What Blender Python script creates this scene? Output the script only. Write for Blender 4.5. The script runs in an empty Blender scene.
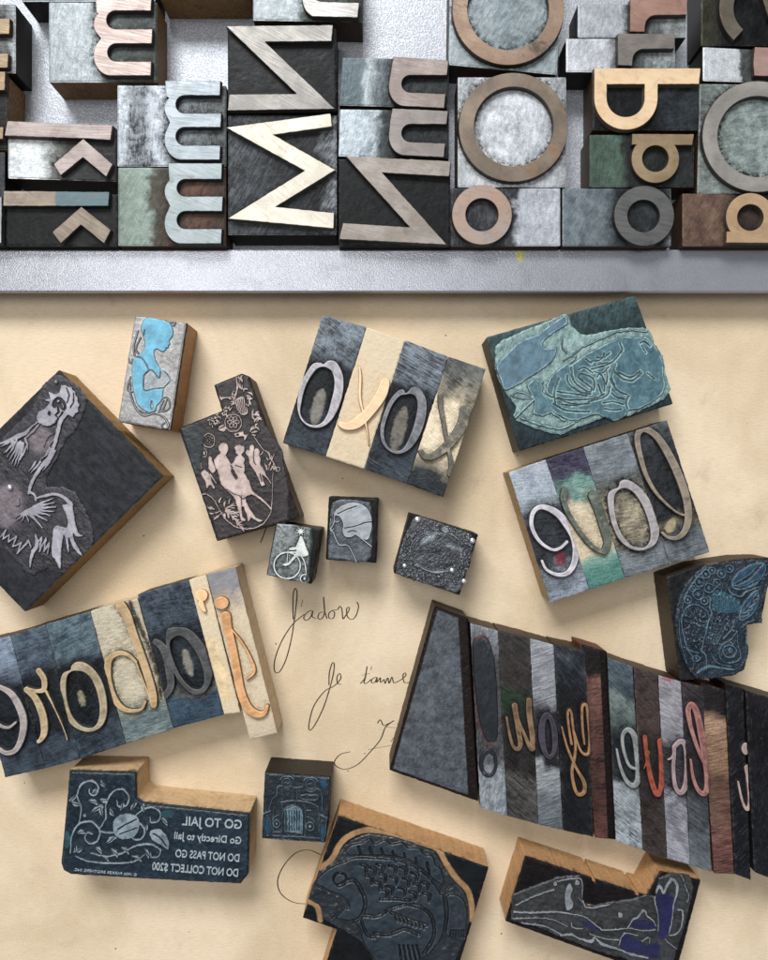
import bpy, math, random
import numpy as np
from mathutils import Vector
from mathutils.geometry import delaunay_2d_cdt

# ---------------------------------------------------------------- camera numbers (metres)
FPX = 838.0          # focal length in photo pixels (768 x 960 picture)
CAMZ = 0.424         # camera height above the paper
ZT = 0.0233          # type-high: the height of every printing face
def W(px, py, z):
    k = (CAMZ - z) / FPX
    return ((px - 384.0) * k, (480.0 - py) * k, z)

scene = bpy.context.scene
COL = scene.collection
def H(h, k=0.8):
    h = h.lstrip('#')
    c = [int(h[i:i+2], 16) / 255.0 for i in (0, 2, 4)]
    v = [k * (x / 12.92 if x <= 0.04045 else ((x + 0.055) / 1.055) ** 2.4) for x in c]
    g = 0.3*v[0] + 0.55*v[1] + 0.15*v[2]
    return tuple(x*0.9 + g*0.1 for x in v) + (1.0,)

# ---------------------------------------------------------------- objects
def link(o, parent=None):
    COL.objects.link(o)
    if parent is not None:
        o.parent = parent
    return o
def thing(name, label, cat, cx, cy, group=None, z=0.0):
    o = bpy.data.objects.new(name, None)
    o.empty_display_size = 0.01
    x, y, _ = W(cx, cy, 0.02)
    o.location = (x, y, z)
    o['label'] = label; o['category'] = cat
    if group: o['group'] = group
    return link(o)
def mesh_obj(name, V, F, mats, parent, midx=None, smooth=None, attrs=None):
    """V (n,3) world coords; made local to the parent's thing."""
    root = parent
    off = np.zeros(3)
    while root is not None:
        off = off + np.array(root.location); root = root.parent
    V = np.asarray(V, dtype=np.float64) - off
    me = bpy.data.meshes.new(name)
    if isinstance(F, np.ndarray):
        n = len(F); k = F.shape[1]
        me.vertices.add(len(V)); me.vertices.foreach_set('co', V.astype(np.float32).ravel())
        me.loops.add(n * k); me.loops.foreach_set('vertex_index', F.astype(np.int32).ravel())
        me.polygons.add(n)
        me.polygons.foreach_set('loop_start', np.arange(0, n * k, k, dtype=np.int32))
        me.polygons.foreach_set('loop_total', np.full(n, k, dtype=np.int32))
    else:
        me.from_pydata([tuple(v) for v in V], [], F)
    if midx is not None: me.polygons.foreach_set('material_index', np.asarray(midx, dtype=np.int32))
    if smooth is not None:
        me.polygons.foreach_set('use_smooth', np.asarray(smooth, dtype=bool))
    for m in (mats if isinstance(mats, (list, tuple)) else [mats]): me.materials.append(m)
    if attrs:
        for k, a in attrs.items():
            at = me.attributes.new(k, 'FLOAT', 'POINT')
            at.data.foreach_set('value', np.asarray(a, dtype=np.float32))
    me.update(calc_edges=True); me.validate()
    return link(bpy.data.objects.new(name, me), parent)

# ---------------------------------------------------------------- 2-D drawing in photo pixels
def catmull(pts, closed=False, n=5):
    P = [np.array(p, float) for p in pts]; m = len(P)
    if m < 3: return [tuple(p) for p in P]
    out = []
    rng = range(m) if closed else range(m - 1)
    for i in rng:
        if closed: a, b, c, d = P[(i-1) % m], P[i], P[(i+1) % m], P[(i+2) % m]
        else: a, b, c, d = P[max(i-1, 0)], P[i], P[i+1], P[min(i+2, m-1)]
        for k in range(n):
            t = k / n
            out.append(tuple(0.5 * (2*b + (c-a)*t + (2*a-5*b+4*c-d)*t*t + (3*b-a-3*c+d)*t**3)))
    if not closed: out.append(tuple(P[-1]))
    return out
class Crop:
    """traced coordinates: x, y in an enlargement with offset and scale"""
    def __init__(s, ox, oy, k): s.ox, s.oy, s.k = ox, oy, k
    def q(s, *pts): return [(s.ox + x / s.k, s.oy + y / s.k) for x, y in pts]
    def P(s, *pts, smooth=True):
        p = s.q(*pts); return ('P', catmull(p, True, 4) if smooth else p)
    def S(s, pts, w, closed=False, smooth=True):
        w = list(w) if hasattr(w, '__len__') else [w] * len(pts)
        while len(w) < len(pts): w.append(w[-1])
        w = w[:len(pts)]
        d = [(s.ox + x / s.k, s.oy + y / s.k, ww / s.k) for (x, y), ww in zip(pts, w)]
        if closed: d = d + [d[0]]
        return ('S', catmull(d, False, 5) if smooth else d)
    def C(s, x, y, r, ry=None, ang=0):
        ry = ry or r
        a = math.radians(ang); pts = []
        for i in range(36):
            t = i / 36 * 2 * math.pi
            u, v = r * math.cos(t), ry * math.sin(t)
            pts.append((x + u * math.cos(a) - v * math.sin(a), y + u * math.sin(a) + v * math.cos(a)))
        return s.P(*pts, smooth=False)
    def R(s, x, y, r, w, ry=None, ang=0):
        ry = ry or r
        a = math.radians(ang); pts = []
        for i in range(36):
            t = i / 36 * 2 * math.pi
            u, v = r * math.cos(t), ry * math.sin(t)
            pts.append((x + u * math.cos(a) - v * math.sin(a), y + u * math.sin(a) + v * math.cos(a)))
        return s.S(pts, w, closed=True, smooth=False)
PX = Crop(0, 0, 1)

def sd_poly(X, Y, pts):
    d2 = np.full(X.shape, 1e18); ins = np.zeros(X.shape, bool)
    n = len(pts)
    for i in range(n):
        ax, ay = pts[i][:2]; bx, by = pts[(i+1) % n][:2]
        ex, ey = bx-ax, by-ay; L = ex*ex + ey*ey
        if L < 1e-12: continue
        wx, wy = X-ax, Y-ay
        t = np.clip((wx*ex + wy*ey) / L, 0, 1)
        d2 = np.minimum(d2, (wx-ex*t)**2 + (wy-ey*t)**2)
        c = ((ay > Y) != (by > Y))
        if abs(ey) > 1e-12:
            ins ^= c & (X < ex * (Y-ay) / ey + ax)
    d = np.sqrt(d2)
    return np.where(ins, -d, d)
def near_poly(X, Y, pts):
    best = np.full(X.shape, 1e18); NX = X.copy(); NY = Y.copy(); n = len(pts)
    for i in range(n):
        ax, ay = pts[i]; bx, by = pts[(i+1) % n]
        ex, ey = bx-ax, by-ay; L = ex*ex + ey*ey
        if L < 1e-12: continue
        t = np.clip(((X-ax)*ex + (Y-ay)*ey) / L, 0, 1)
        qx, qy = ax+ex*t, ay+ey*t
        d = (X-qx)**2 + (Y-qy)**2
        m = d < best
        best[m] = d[m]; NX[m] = qx[m]; NY[m] = qy[m]
    return NX, NY, np.sqrt(best)
BIG = 14.0
def sd_shape(X, Y, sh):
    pts = np.array([p[:2] for p in sh[1]])
    m = 12.0
    if sh[0] == 'S': m += max(p[2] for p in sh[1]) / 2
    x0, y0 = pts.min(0) - m; x1, y1 = pts.max(0) + m
    sel = (X > x0) & (X < x1) & (Y > y0) & (Y < y1)
    d = np.full(X.shape, BIG)
    if not sel.any(): return d
    xs, ys = X[sel], Y[sel]
    if sh[0] == 'P': d[sel] = sd_poly(xs, ys, sh[1]); return d
    b = np.full(xs.shape, BIG)
    p = sh[1]
    for i in range(len(p)-1):
        ax, ay, aw = p[i]; bx, by, bw = p[i+1]
        ex, ey = bx-ax, by-ay; L = ex*ex + ey*ey
        if L < 1e-9: continue
        t = np.clip(((xs-ax)*ex + (ys-ay)*ey) / L, 0, 1)
        b = np.minimum(b, np.hypot(xs-ax-ex*t, ys-ay-ey*t) - (aw + (bw-aw)*t) / 2)
    d[sel] = b
    return d
def sd_art(X, Y, art):
    d = np.full(X.shape, BIG)
    for sg, sh in art:
        s = sd_shape(X, Y, sh)
        d = np.minimum(d, s) if sg == '+' else np.maximum(d, -s)
    return d
def A(*shapes): return [('+', s) for s in shapes]
def D(*shapes): return [('-', s) for s in shapes]

def hash2(ix, iy, seed):
    n = (ix.astype(np.int64) * 374761393 + iy.astype(np.int64) * 668265263 + seed * 982451653) & 0x7fffffff
    n = ((n ^ (n >> 13)) * 1274126177) & 0x7fffffff
    n = n ^ (n >> 16)
    return (n & 0xffff) / 65535.0
def vnoise(X, Y, s, seed=0, oct=3):
    out = np.zeros(X.shape); amp = 0.5; tot = 0
    for o in range(oct):
        x, y = X / s, Y / s
        ix, iy = np.floor(x), np.floor(y)
        fx, fy = x-ix, y-iy
        fx = fx*fx*(3-2*fx); fy = fy*fy*(3-2*fy)
        a, b = hash2(ix, iy, seed+o), hash2(ix+1, iy, seed+o)
        c, d = hash2(ix, iy+1, seed+o), hash2(ix+1, iy+1, seed+o)
        out += amp * ((a+(b-a)*fx) + ((c+(d-c)*fx) - (a+(b-a)*fx)) * fy)
        tot += amp; amp *= 0.5; s /= 2.0
    return out / tot            # 0..1
def rounded(poly, r=1.0, n=3):
    poly = [p for i, p in enumerate(poly) if math.hypot(p[0]-poly[i-1][0], p[1]-poly[i-1][1]) > 0.08]
    out = []; m = len(poly)
    for i in range(m):
        p0, p1, p2 = np.array(poly[i-1], float), np.array(poly[i], float), np.array(poly[(i+1) % m], float)
        a, b = p0-p1, p2-p1
        la, lb = np.hypot(*a), np.hypot(*b)
        rr = min(r, la*0.4, lb*0.4)
        s, e = p1 + a/la*rr, p1 + b/lb*rr
        for k in range(n+1):
            t = k/n
            out.append(tuple((1-t)**2*s + 2*t*(1-t)*p1 + t*t*e))
    return out
def wobble(poly, step=2.0, amp=0.25, seed=0):
    """resample an outline and make it slightly uneven (worn edges)"""
    out = []; m = len(poly); rnd = random.Random(seed)
    for i in range(m):
        a, b = np.array(poly[i], float), np.array(poly[(i+1) % m], float)
        L = np.hypot(*(b-a)); k = max(1, int(L/step))
        nrm = np.array([-(b-a)[1], (b-a)[0]]) / max(L, 1e-9)
        for j in range(k):
            p = a + (b-a)*j/k
            if j: p = p + nrm*rnd.gauss(0, amp)
            out.append(tuple(p))
    return out

def sheet(poly, zref, zfun, res=2.0, ang=None, quad=None):
    """grid clipped to poly; returns dict with px coords, faces and boundary edges"""
    P = np.array(poly); c = P.mean(0)
    if ang is None: ang = 0.0
    ca, sa = math.cos(ang), math.sin(ang)
    g = np.stack([(P[:, 0]-c[0])*ca + (P[:, 1]-c[1])*sa, -(P[:, 0]-c[0])*sa + (P[:, 1]-c[1])*ca], 1)
    lo, hi = g.min(0), g.max(0)
    nx = max(2, int(math.ceil((hi[0]-lo[0])*res))); ny = max(2, int(math.ceil((hi[1]-lo[1])*res)))
    gx = np.linspace(lo[0], hi[0], nx+1); gy = np.linspace(lo[1], hi[1], ny+1)
    GX, GY = np.meshgrid(gx, gy)
    X = c[0] + GX*ca - GY*sa; Y = c[1] + GX*sa + GY*ca
    cxm = (X[:-1, :-1]+X[1:, 1:])/2; cym = (Y[:-1, :-1]+Y[1:, 1:])/2
    keep = sd_poly(cxm, cym, poly) < 0
    idx = np.arange((nx+1)*(ny+1)).reshape(ny+1, nx+1)
    used = np.zeros(idx.shape, int); tot = np.zeros(idx.shape, int)
    for dy in (0, 1):
        for dx in (0, 1):
            used[dy:ny+dy, dx:nx+dx] += keep
    bnd = (used > 0) & (used < 4)
    nX, nY, dd = near_poly(X[bnd], Y[bnd], poly)
    mv = dd < 1.3/res
    xb, yb = X[bnd], Y[bnd]
    xb[mv] = nX[mv]; yb[mv] = nY[mv]; X[bnd] = xb; Y[bnd] = yb
    # image y points down: (row, col) order reversed so that normals face up
    F = np.stack([idx[1:, :-1], idx[1:, 1:], idx[:-1, 1:], idx[:-1, :-1]], -1)[keep]
    K = np.zeros((ny+2, nx+2), bool); K[1:-1, 1:-1] = keep
    E = []
    k0 = keep
    for (dy, dx, a, b) in ((-1, 0, (0, 0), (0, 1)), (1, 0, (1, 1), (1, 0)), (0, -1, (1, 0), (0, 0)), (0, 1, (0, 1), (1, 1))):
        m = k0 & ~K[1+dy:ny+1+dy, 1+dx:nx+1+dx]
        r, cc = np.nonzero(m)
        E.append(np.stack([idx[r+a[0], cc+a[1]], idx[r+b[0], cc+b[1]]], 1))
    E = np.concatenate(E)
    sel = np.unique(F.ravel())
    remap = np.full(idx.size, -1); remap[sel] = np.arange(len(sel))
    return dict(X=X.ravel()[sel], Y=Y.ravel()[sel], F=remap[F], E=remap[E])
def smooth01(d, e): 
    t = np.clip(0.5 - d/(2*e), 0, 1); return t*t*(3-2*t)
def quad_uv(X, Y, q):
    """v: 0 at edge q0-q1 .. 1 at edge q3-q2;  u: 0 at q0-q3 .. 1 at q1-q2 (nearly parallelogram)"""
    q = np.array(q, float)
    o = q[0]; eu = ((q[1]-q[0]) + (q[2]-q[3]))/2; ev = ((q[3]-q[0]) + (q[2]-q[1]))/2
    det = eu[0]*ev[1]-eu[1]*ev[0]
    x, y = X-o[0], Y-o[1]
    return (x*ev[1]-y*ev[0])/det, (eu[0]*y-eu[1]*x)/det

def relief(poly, art, zhi, depth, res=2.0, edge=0.6, rough=0.06, nscale=3.0, bevel=0.35, bw=1.2, quad=None, tint=None,
           seed=0, zref=None, moat=0.0, extra=None, flat=0.0, angle=0.0, tsoft=0.5, jit=0.0, lump=0.0):
    """a height field in millimetres over the outline poly. depth = height of the raised art in mm"""
    zref = ZT if zref is None else zref
    s = sheet(poly, zref, None, res, angle)
    X, Y = s['X'], s['Y']
    wx = X + (vnoise(X, Y, 2.6, seed+21, 2)-0.5)*2*jit; wy = Y + (vnoise(X, Y, 2.6, seed+22, 2)-0.5)*2*jit
    d = sd_art(wx, wy, art) if art else np.full(X.shape, BIG)
    r = smooth01(d, edge)
    db = -np.minimum(sd_poly(X, Y, poly), 0)
    z = zhi*1000 - depth*(1-r)
    n = vnoise(X, Y, nscale, seed)-0.5
    z += rough*2*n*(1-r*(1-flat))
    if lump: z += lump*2*(vnoise(X, Y, 8.0, seed+31, 2)-0.5)*(1-0.7*r) - lump*0.8*r*vnoise(X, Y, 5.0, seed+33, 2)
    if moat: z -= moat*np.exp(-np.abs(d)/2.5)*(1-r)
    if extra is not None: z += extra(X, Y, d, r)
    z -= bevel*np.clip(1-db/bw, 0, 1)**2 * (0.6+0.8*vnoise(X, Y, 5, seed+9))
    k = (CAMZ-zref)/FPX
    V = np.stack([(X-384)*k, (480-Y)*k, z/1000], 1)
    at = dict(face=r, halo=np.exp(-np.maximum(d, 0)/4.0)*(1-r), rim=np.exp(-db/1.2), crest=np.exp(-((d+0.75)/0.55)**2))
    if quad is not None:
        u, v = quad_uv(X, Y, quad); at['u'] = u; at['v'] = v
    if tint is not None:
        td = sd_art(X, Y, tint) + (vnoise(X, Y, 2.0, seed+3)-0.5)*0.8
        at['tint'] = smooth01(td, tsoft)
    return dict(V=V, F=s['F'], E=s['E'], at=at, r=r, X=X, Y=Y)
def with_skirt(h, zlow, sel=None):
    """close the sheet's rim down to zlow"""
    V, F, E = h['V'], h['F'], h['E']
    n = len(V)
    ids = np.unique(E.ravel()); rm = np.full(n, -1); rm[ids] = n+np.arange(len(ids))
    B = V[ids].copy(); B[:, 2] = zlow
    S = np.stack([E[:, 1], E[:, 0], rm[E[:, 0]], rm[E[:, 1]]], 1)
    V2 = np.concatenate([V, B]); F2 = np.concatenate([F, S])
    at = {k: np.concatenate([a, a[ids]]) for k, a in h['at'].items()}
    return V2, F2, at, len(F)
def sub(V, F, at, m):
    F = F[m]; sel = np.unique(F.ravel()); rm = np.full(len(V), -1); rm[sel] = np.arange(len(sel))
    return V[sel], rm[F], {k: a[sel] for k, a in at.items()}
def prism(poly, z0, z1, zref=None):
    zref = ZT if zref is None else zref
    k = (CAMZ-zref)/FPX
    n = len(poly)
    P = np.array(poly, float)
    if np.sum(P[:, 0]*np.roll(P[:, 1], -1) - np.roll(P[:, 0], -1)*P[:, 1]) > 0: P = P[::-1]   # ccw in world
    V = [((x-384)*k, (480-y)*k, z0) for x, y in P] + [((x-384)*k, (480-y)*k, z1) for x, y in P]
    F = [[i, (i+1) % n, n+(i+1) % n, n+i] for i in range(n)]
    return V, F, list(range(n, 2*n)), list(range(n-1, -1, -1))
def body_with_top(name, poly, h, parent, side, top, z0=0.0, zcut=None):
    """block: straight sides from the table up, the height field h as its top (one mesh, two materials)"""
    V, F, at, nt = with_skirt(h, z0)
    mi = np.ones(len(F), int); mi[:nt] = 0
    sm = np.zeros(len(F), bool); sm[:nt] = True
    return V, F, at, mi, sm

# solid letter with crisp bevelled edge (contours: list of outlines in px; even-odd)
def letter_solid(name, loops, z1, z0, mat, parent, flare=0.9, bev=0.36):
    k = (CAMZ-z1)/FPX
    loops = [wobble(rounded([(float(p[0]), float(p[1])) for p in L], 0.7, 2) if len(L) < 20 else [(float(p[0]), float(p[1])) for p in L], 3.2, 0.10, len(L)+int(L[0][0])) for L in loops]
    cl = []
    for L in loops:
        o = []
        for p in L:
            if not o or math.hypot(p[0]-o[-1][0], p[1]-o[-1][1]) > 0.05: o.append(p)
        if math.hypot(o[0][0]-o[-1][0], o[0][1]-o[-1][1]) < 0.05: o.pop()
        cl.append(o)
    def inside(x, y):
        f = False
        for L in cl:
            for i in range(len(L)):
                ax, ay = L[i]; bx, by = L[i-1]
                if (ay > y) != (by > y) and x < (bx-ax)*(y-ay)/(by-ay)+ax: f = not f
        return f
    def offset(L, dist):           # positive = away from the solid
        out = []; n = len(L)
        area = sum(L[i][0]*L[(i+1) % n][1]-L[(i+1) % n][0]*L[i][1] for i in range(n))
        sgn = 1 if area > 0 else -1
        mx, my = (L[0][0]+L[1][0])/2, (L[0][1]+L[1][1])/2
        ex, ey = L[1][0]-L[0][0], L[1][1]-L[0][1]; l = math.hypot(ex, ey)
        nx, ny = ey/l, -ex/l
        s = -1 if inside(mx+nx*0.02, my+ny*0.02) else 1
        for i in range(n):
            p0, p1, p2 = L[i-1], L[i], L[(i+1) % n]
            a = (p1[0]-p0[0], p1[1]-p0[1]); b = (p2[0]-p1[0], p2[1]-p1[1])
            la, lb = math.hypot(*a), math.hypot(*b)
            n1 = (a[1]/la*s, -a[0]/la*s); n2 = (b[1]/lb*s, -b[0]/lb*s)
            m = (n1[0]+n2[0], n1[1]+n2[1]); q = m[0]*m[0]+m[1]*m[1]
            f = min(2/max(q, 1e-6), 1.8)
            out.append((p1[0]+m[0]*f*dist, p1[1]+m[1]*f*dist))
        return out
    V = []; F = []
    tops = []
    def add(pts, z):
        i0 = len(V); V.extend([((x-384)*k, (480-y)*k, z) for x, y in pts]); return i0
    for L in cl:
        n = len(L)
        t = offset(L, -bev)
        i_t = add(t, z1); i_o = add(L, z1-0.00016); i_b = add(offset(L, flare), z0)
        tops.append((t, i_t, n))
        area = sum(L[i][0]*L[(i+1) % n][1]-L[(i+1) % n][0]*L[i][1] for i in range(n))
        mx, my = (L[0][0]+L[1][0])/2, (L[0][1]+L[1][1])/2
        ex, ey = L[1][0]-L[0][0], L[1][1]-L[0][1]; l = math.hypot(ex, ey)
        right = inside(mx+ey/l*0.02, my-ex/l*0.02)
        for lo, hi in ((i_b, i_o), (i_o, i_t)):
            for i in range(n):
                j = (i+1) % n
                q = [lo+i, lo+j, hi+j, hi+i]
                F.append(q if not right else q[::-1])
    pts = []; eds = []; vid = []
    for t, i_t, n in tops:
        b = len(pts); pts += [Vector(p) for p in t]; vid += [i_t+i for i in range(n)]
        eds += [(b+i, b+(i+1) % n) for i in range(n)]
    r = delaunay_2d_cdt(pts, eds, [], 0, 1e-5)
    ov = r[0]; orig = r[3]
    mp = []
    for i, o in enumerate(orig):
        if o: mp.append(vid[o[0]])
        else: mp.append(add([(ov[i].x, ov[i].y)], z1))
    tl = [t for t, _, _ in tops]
    cl2 = cl
    def ins2(x, y):
        f = False
        for L in tl:
            for i in range(len(L)):
                ax, ay = L[i]; bx, by = L[i-1]
                if (ay > y) != (by > y) and x < (bx-ax)*(y-ay)/(by-ay)+ax: f = not f
        return f
    for f in r[2]:
        cx = sum(ov[i].x for i in f)/len(f); cy = sum(ov[i].y for i in f)/len(f)
        if ins2(cx, cy):
            g = [mp[i] for i in f]
            a = sum(V[g[i]][0]*V[g[(i+1) % len(g)]][1]-V[g[(i+1) % len(g)]][0]*V[g[i]][1] for i in range(len(g)))
            F.append(g if a > 0 else g[::-1])
    return mesh_obj(name, V, F, mat, parent)
def arc(cx, cy, rx, ry, a0, a1, n=14):
    return [(cx+rx*math.cos(math.radians(a0+(a1-a0)*i/n)), cy+ry*math.sin(math.radians(a0+(a1-a0)*i/n))) for i in range(n+1)]
# ---------------------------------------------------------------- materials (all procedural)
class NT:
    def __init__(s, name):
        s.m = bpy.data.materials.new(name); s.m.use_nodes = True
        s.t = s.m.node_tree; s.t.nodes.clear()
        s.out = s.n('ShaderNodeOutputMaterial'); s.b = s.n('ShaderNodeBsdfPrincipled')
        s.l(s.b.outputs[0], s.out.inputs[0])
    def n(s, k, **kw):
        x = s.t.nodes.new(k)
        for a, b in kw.items(): setattr(x, a, b)
        return x
    def l(s, a, b): s.t.links.new(a, b)
    def put(s, v, sock):
        if isinstance(v, bpy.types.NodeSocket): s.l(v, sock)
        else: sock.default_value = v
    def coord(s, ang=0, scale=(1, 1, 1), loc=(0, 0, 0)):
        tc = s.n('ShaderNodeTexCoord')
        r = s.n('ShaderNodeVectorRotate', rotation_type='Z_AXIS'); s.l(tc.outputs['Object'], r.inputs[0]); r.inputs['Angle'].default_value = ang
        mp = s.n('ShaderNodeMapping'); s.l(r.outputs[0], mp.inputs[0])
        mp.inputs['Scale'].default_value = scale; mp.inputs['Location'].default_value = loc
        return mp.outputs[0]
    def noise(s, vec, scale, detail=4, rough=0.55, dist=0.0):
        x = s.n('ShaderNodeTexNoise'); s.l(vec, x.inputs['Vector'])
        x.inputs['Scale'].default_value = scale; x.inputs['Detail'].default_value = detail
        x.inputs['Roughness'].default_value = rough; x.inputs['Distortion'].default_value = dist
        return x.outputs[0]
    def math(s, op, a, b=0.0, clamp=False):
        x = s.n('ShaderNodeMath', operation=op, use_clamp=clamp); s.put(a, x.inputs[0]); s.put(b, x.inputs[1]); return x.outputs[0]
    def rng(s, v, a, b, c=0.0, d=1.0):
        x = s.n('ShaderNodeMapRange'); x.clamp = True; x.interpolation_type = 'SMOOTHSTEP'
        s.put(v, x.inputs[0])
        for i, q in enumerate((a, b, c, d)): x.inputs[i+1].default_value = q
        return x.outputs[0]
    def mix(s, f, a, b, mode='MIX'):
        x = s.n('ShaderNodeMix', data_type='RGBA', blend_type=mode)
        s.put(f, x.inputs[0]); s.put(a, x.inputs[6]); s.put(b, x.inputs[7]); return x.outputs[2]
    def ramp(s, f, stops):
        x = s.n('ShaderNodeValToRGB'); s.l(f, x.inputs[0]); e = x.color_ramp.elements
        while len(e) < len(stops): e.new(0.5)
        for i, (p, c) in enumerate(stops): e[i].position = p; e[i].color = c
        return x.outputs[0]
    def attr(s, name):
        x = s.n('ShaderNodeAttribute', attribute_name=name); return x.outputs['Fac']
    def bump(s, h, strength, dist, prev=None):
        x = s.n('ShaderNodeBump'); x.inputs['Strength'].default_value = strength; x.inputs['Distance'].default_value = dist
        s.l(h, x.inputs['Height'])
        if prev is not None: s.l(prev, x.inputs['Normal'])
        return x.outputs[0]
_seed = [0]
def seedloc():
    _seed[0] += 1; r = random.Random(_seed[0]); return (r.uniform(-5, 5), r.uniform(-5, 5), r.uniform(-5, 5))

def m_block(name, stops, ang=0.0, streak=(14, 1.6), contrast=(0.38, 0.62), sc=70, face=None, face2=None, halo=None, halo_k=0.8,
            tint=None, rough=0.5, metal=0.0, fmetal=0.0, frough=0.4, bump=0.5, edge=None, edge_k=0.5, speck=0.25, spec=0.16, warp=0.16, wall=None, tbreak=False, scratch=0.12, sat=0.8, gam=1.2, fink=0.25, streak_k=0.42, tint2=None):
    """inked and worn printing surface. stops: (v, dark, light) along the block;
    streak: stretch of the grain; face: colour of the raised letter; halo: ink left round it"""
    t = NT(name); loc = seedloc()
    g = t.coord(ang, (1, 1, 1), loc)
    gs = t.coord(ang, (streak[0], streak[1], 4), loc)
    gs2 = t.coord(ang, (streak[0]*2.4, streak[1]*1.6, 4), loc)
    streaks = t.noise(gs2, sc*1.15, 5, 0.62, 0.25)
    rr_ = random.Random(_seed[0]*11+5)
    mott = t.noise(g, 210*rr_.uniform(0.6, 1.5), 8, 0.72, rr_.uniform(0.1, 0.9))
    streak_k = min(0.85, streak_k*rr_.uniform(0.7, 1.3))
    fine = t.math('ADD', t.math('MULTIPLY', streaks, streak_k), t.math('MULTIPLY', mott, 1.0-streak_k))
    big = t.noise(g, 90, 4, 0.6, 0.5)
    if len(stops) > 1:
        v = t.math('ADD', t.attr('v'), t.math('MULTIPLY', t.math('SUBTRACT', big, 0.5), warp*2))
        ca = t.ramp(v, [(p, a) for p, a, b in stops]); cb = t.ramp(v, [(p, b) for p, a, b in stops])
    else:
        ca, cb = stops[0][1], stops[0][2]
    fac = t.rng(t.math('ADD', t.math('MULTIPLY', fine, 0.75), t.math('MULTIPLY', big, 0.25)), contrast[0], contrast[1])
    col = t.mix(fac, ca, cb)
    grain = t.noise(g, 2600, 3, 0.7)
    gr = t.rng(grain, 0.3, 0.7, 1-speck, 1+speck)
    col = t.mix(1.0, col, gr, 'MULTIPLY')
    # fine scratches that show the lighter layer, and chips that show the darker one
    scn = t.noise(t.coord(ang+random.Random(_seed[0]*7+1).uniform(-0.9, 0.9), (70, random.Random(_seed[0]*5+2).uniform(0.8, 2.6), 4), seedloc()), 60, 3, 0.6, 0.2)
    col = t.mix(t.math('MULTIPLY', t.rng(scn, 0.62, 0.69), scratch*random.Random(_seed[0]*3+3).uniform(0.25, 1.0)), col, tuple(min(1, c*1.25+0.01) for c in (stops[-1][2][:3]))+(1,) if len(stops) == 1 else t.mix(0.35, cb, (0.6, 0.6, 0.6, 1)))
    chips = t.rng(t.noise(g, 520, 5, 0.75), 0.60, 0.68)
    col = t.mix(t.math('MULTIPLY', chips, 0.55), col, t.mix(0.4, ca, (0.005, 0.005, 0.006, 1)))
    if halo is not None:
        hn = t.noise(g, 480, 7, 0.78)
        hf = t.math('MULTIPLY', t.math('MULTIPLY', t.attr('halo'), halo_k*1.5), t.rng(hn, 0.42, 0.58, 0.12, 1.0), True)
        col = t.mix(hf, col, halo)
    # edges of the block rubbed bare here and there
    col = t.mix(t.math('MULTIPLY', t.math('MULTIPLY', t.attr('rim'), t.rng(t.noise(g, 300, 5, 0.7), 0.46, 0.66)), 0.45), col, t.mix(0.3, cb, (0.45, 0.42, 0.38, 1)))
    gm = t.n('ShaderNodeGamma'); t.l(col, gm.inputs[0]); gm.inputs[1].default_value = gam
    hs = t.n('ShaderNodeHueSaturation'); t.l(gm.outputs[0], hs.inputs['Color']); hs.inputs['Saturation'].default_value = sat
    col = hs.outputs[0]
    r = t.rng(big, 0.3, 0.7, rough-0.1, rough+0.12)
    met = metal
    if face is not None:
        f2 = face2 or tuple(c*0.72 for c in face[:3])+(1,)
        fn = t.noise(g, 160, 5, 0.6, 0.6); fn2 = t.noise(gs, 60, 5, 0.6)
        fc = t.mix(t.rng(t.math('ADD', t.math('MULTIPLY', fn, 0.6), t.math('MULTIPLY', fn2, 0.4)), 0.38, 0.62), f2, face)
        pits = t.rng(t.noise(g, 1500, 2, 0.5), 0.66, 0.74)
        fc = t.mix(t.math('MULTIPLY', pits, 0.5), fc, tuple(c*0.3 for c in face[:3])+(1,))
        if fink: fc = t.mix(t.math('MULTIPLY', t.rng(t.noise(g, 330, 6, 0.75), 0.5, 0.68), fink), fc, t.mix(0.5, ca, cb))
        fa = t.rng(t.attr('face'), 0.62, 0.9)
        wm = t.rng(t.attr('face'), 0.03, 0.25)
        col = t.mix(t.math('MULTIPLY', wm, 0.9), col, wall or (0.008, 0.008, 0.01, 1))  # relief walls: old ink, and the outline shadow painted in as colour
        col = t.mix(fa, col, fc)
        r = t.math('ADD', t.math('MULTIPLY', r, t.math('SUBTRACT', 1.0, fa)), t.math('MULTIPLY', fa, frough))
        met = t.math('ADD', t.math('MULTIPLY', t.math('SUBTRACT', 1.0, fa), metal), t.math('MULTIPLY', fa, fmetal))
    if tint is not None:
        tn = None if tbreak else t.rng(t.noise(g, 700, 4, 0.6), 0.25, 0.45, 0.75, 1.0)
        tint = t.mix(t.rng(t.noise(g, 190, 6, 0.7), 0.35, 0.65), tuple(x*0.68 for x in tint[:3])+(1,), tuple(min(1, x*1.12) for x in tint[:3])+(1,))
        if tbreak:
            bn = t.math('ADD', t.math('MULTIPLY', t.noise(g, 850, 6, 0.8), 0.6), t.math('MULTIPLY', t.noise(g, 260, 3, 0.6), 0.4))
            tf = t.rng(t.math('ADD', t.attr('tint'), t.math('MULTIPLY', t.math('SUBTRACT', bn, 0.5), 2.6)), 0.35, 1.05, 0.0, 0.9)
            col = t.mix(t.math('MULTIPLY', tf, t.rng(t.attr('tint'), 0.0, 0.25)), col, tint)
        else:
            col = t.mix(t.math('MULTIPLY', t.attr('tint'), tn), col, tint)
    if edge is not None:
        en = t.rng(t.noise(g, 240, 4, 0.65), 0.36, 0.6, 0.15, 1.0)      # edge highlight painted on the relief crests, along with rubbed-off ink
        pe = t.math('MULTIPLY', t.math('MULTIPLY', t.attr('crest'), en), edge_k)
        col = t.mix(pe, col, edge)
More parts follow.
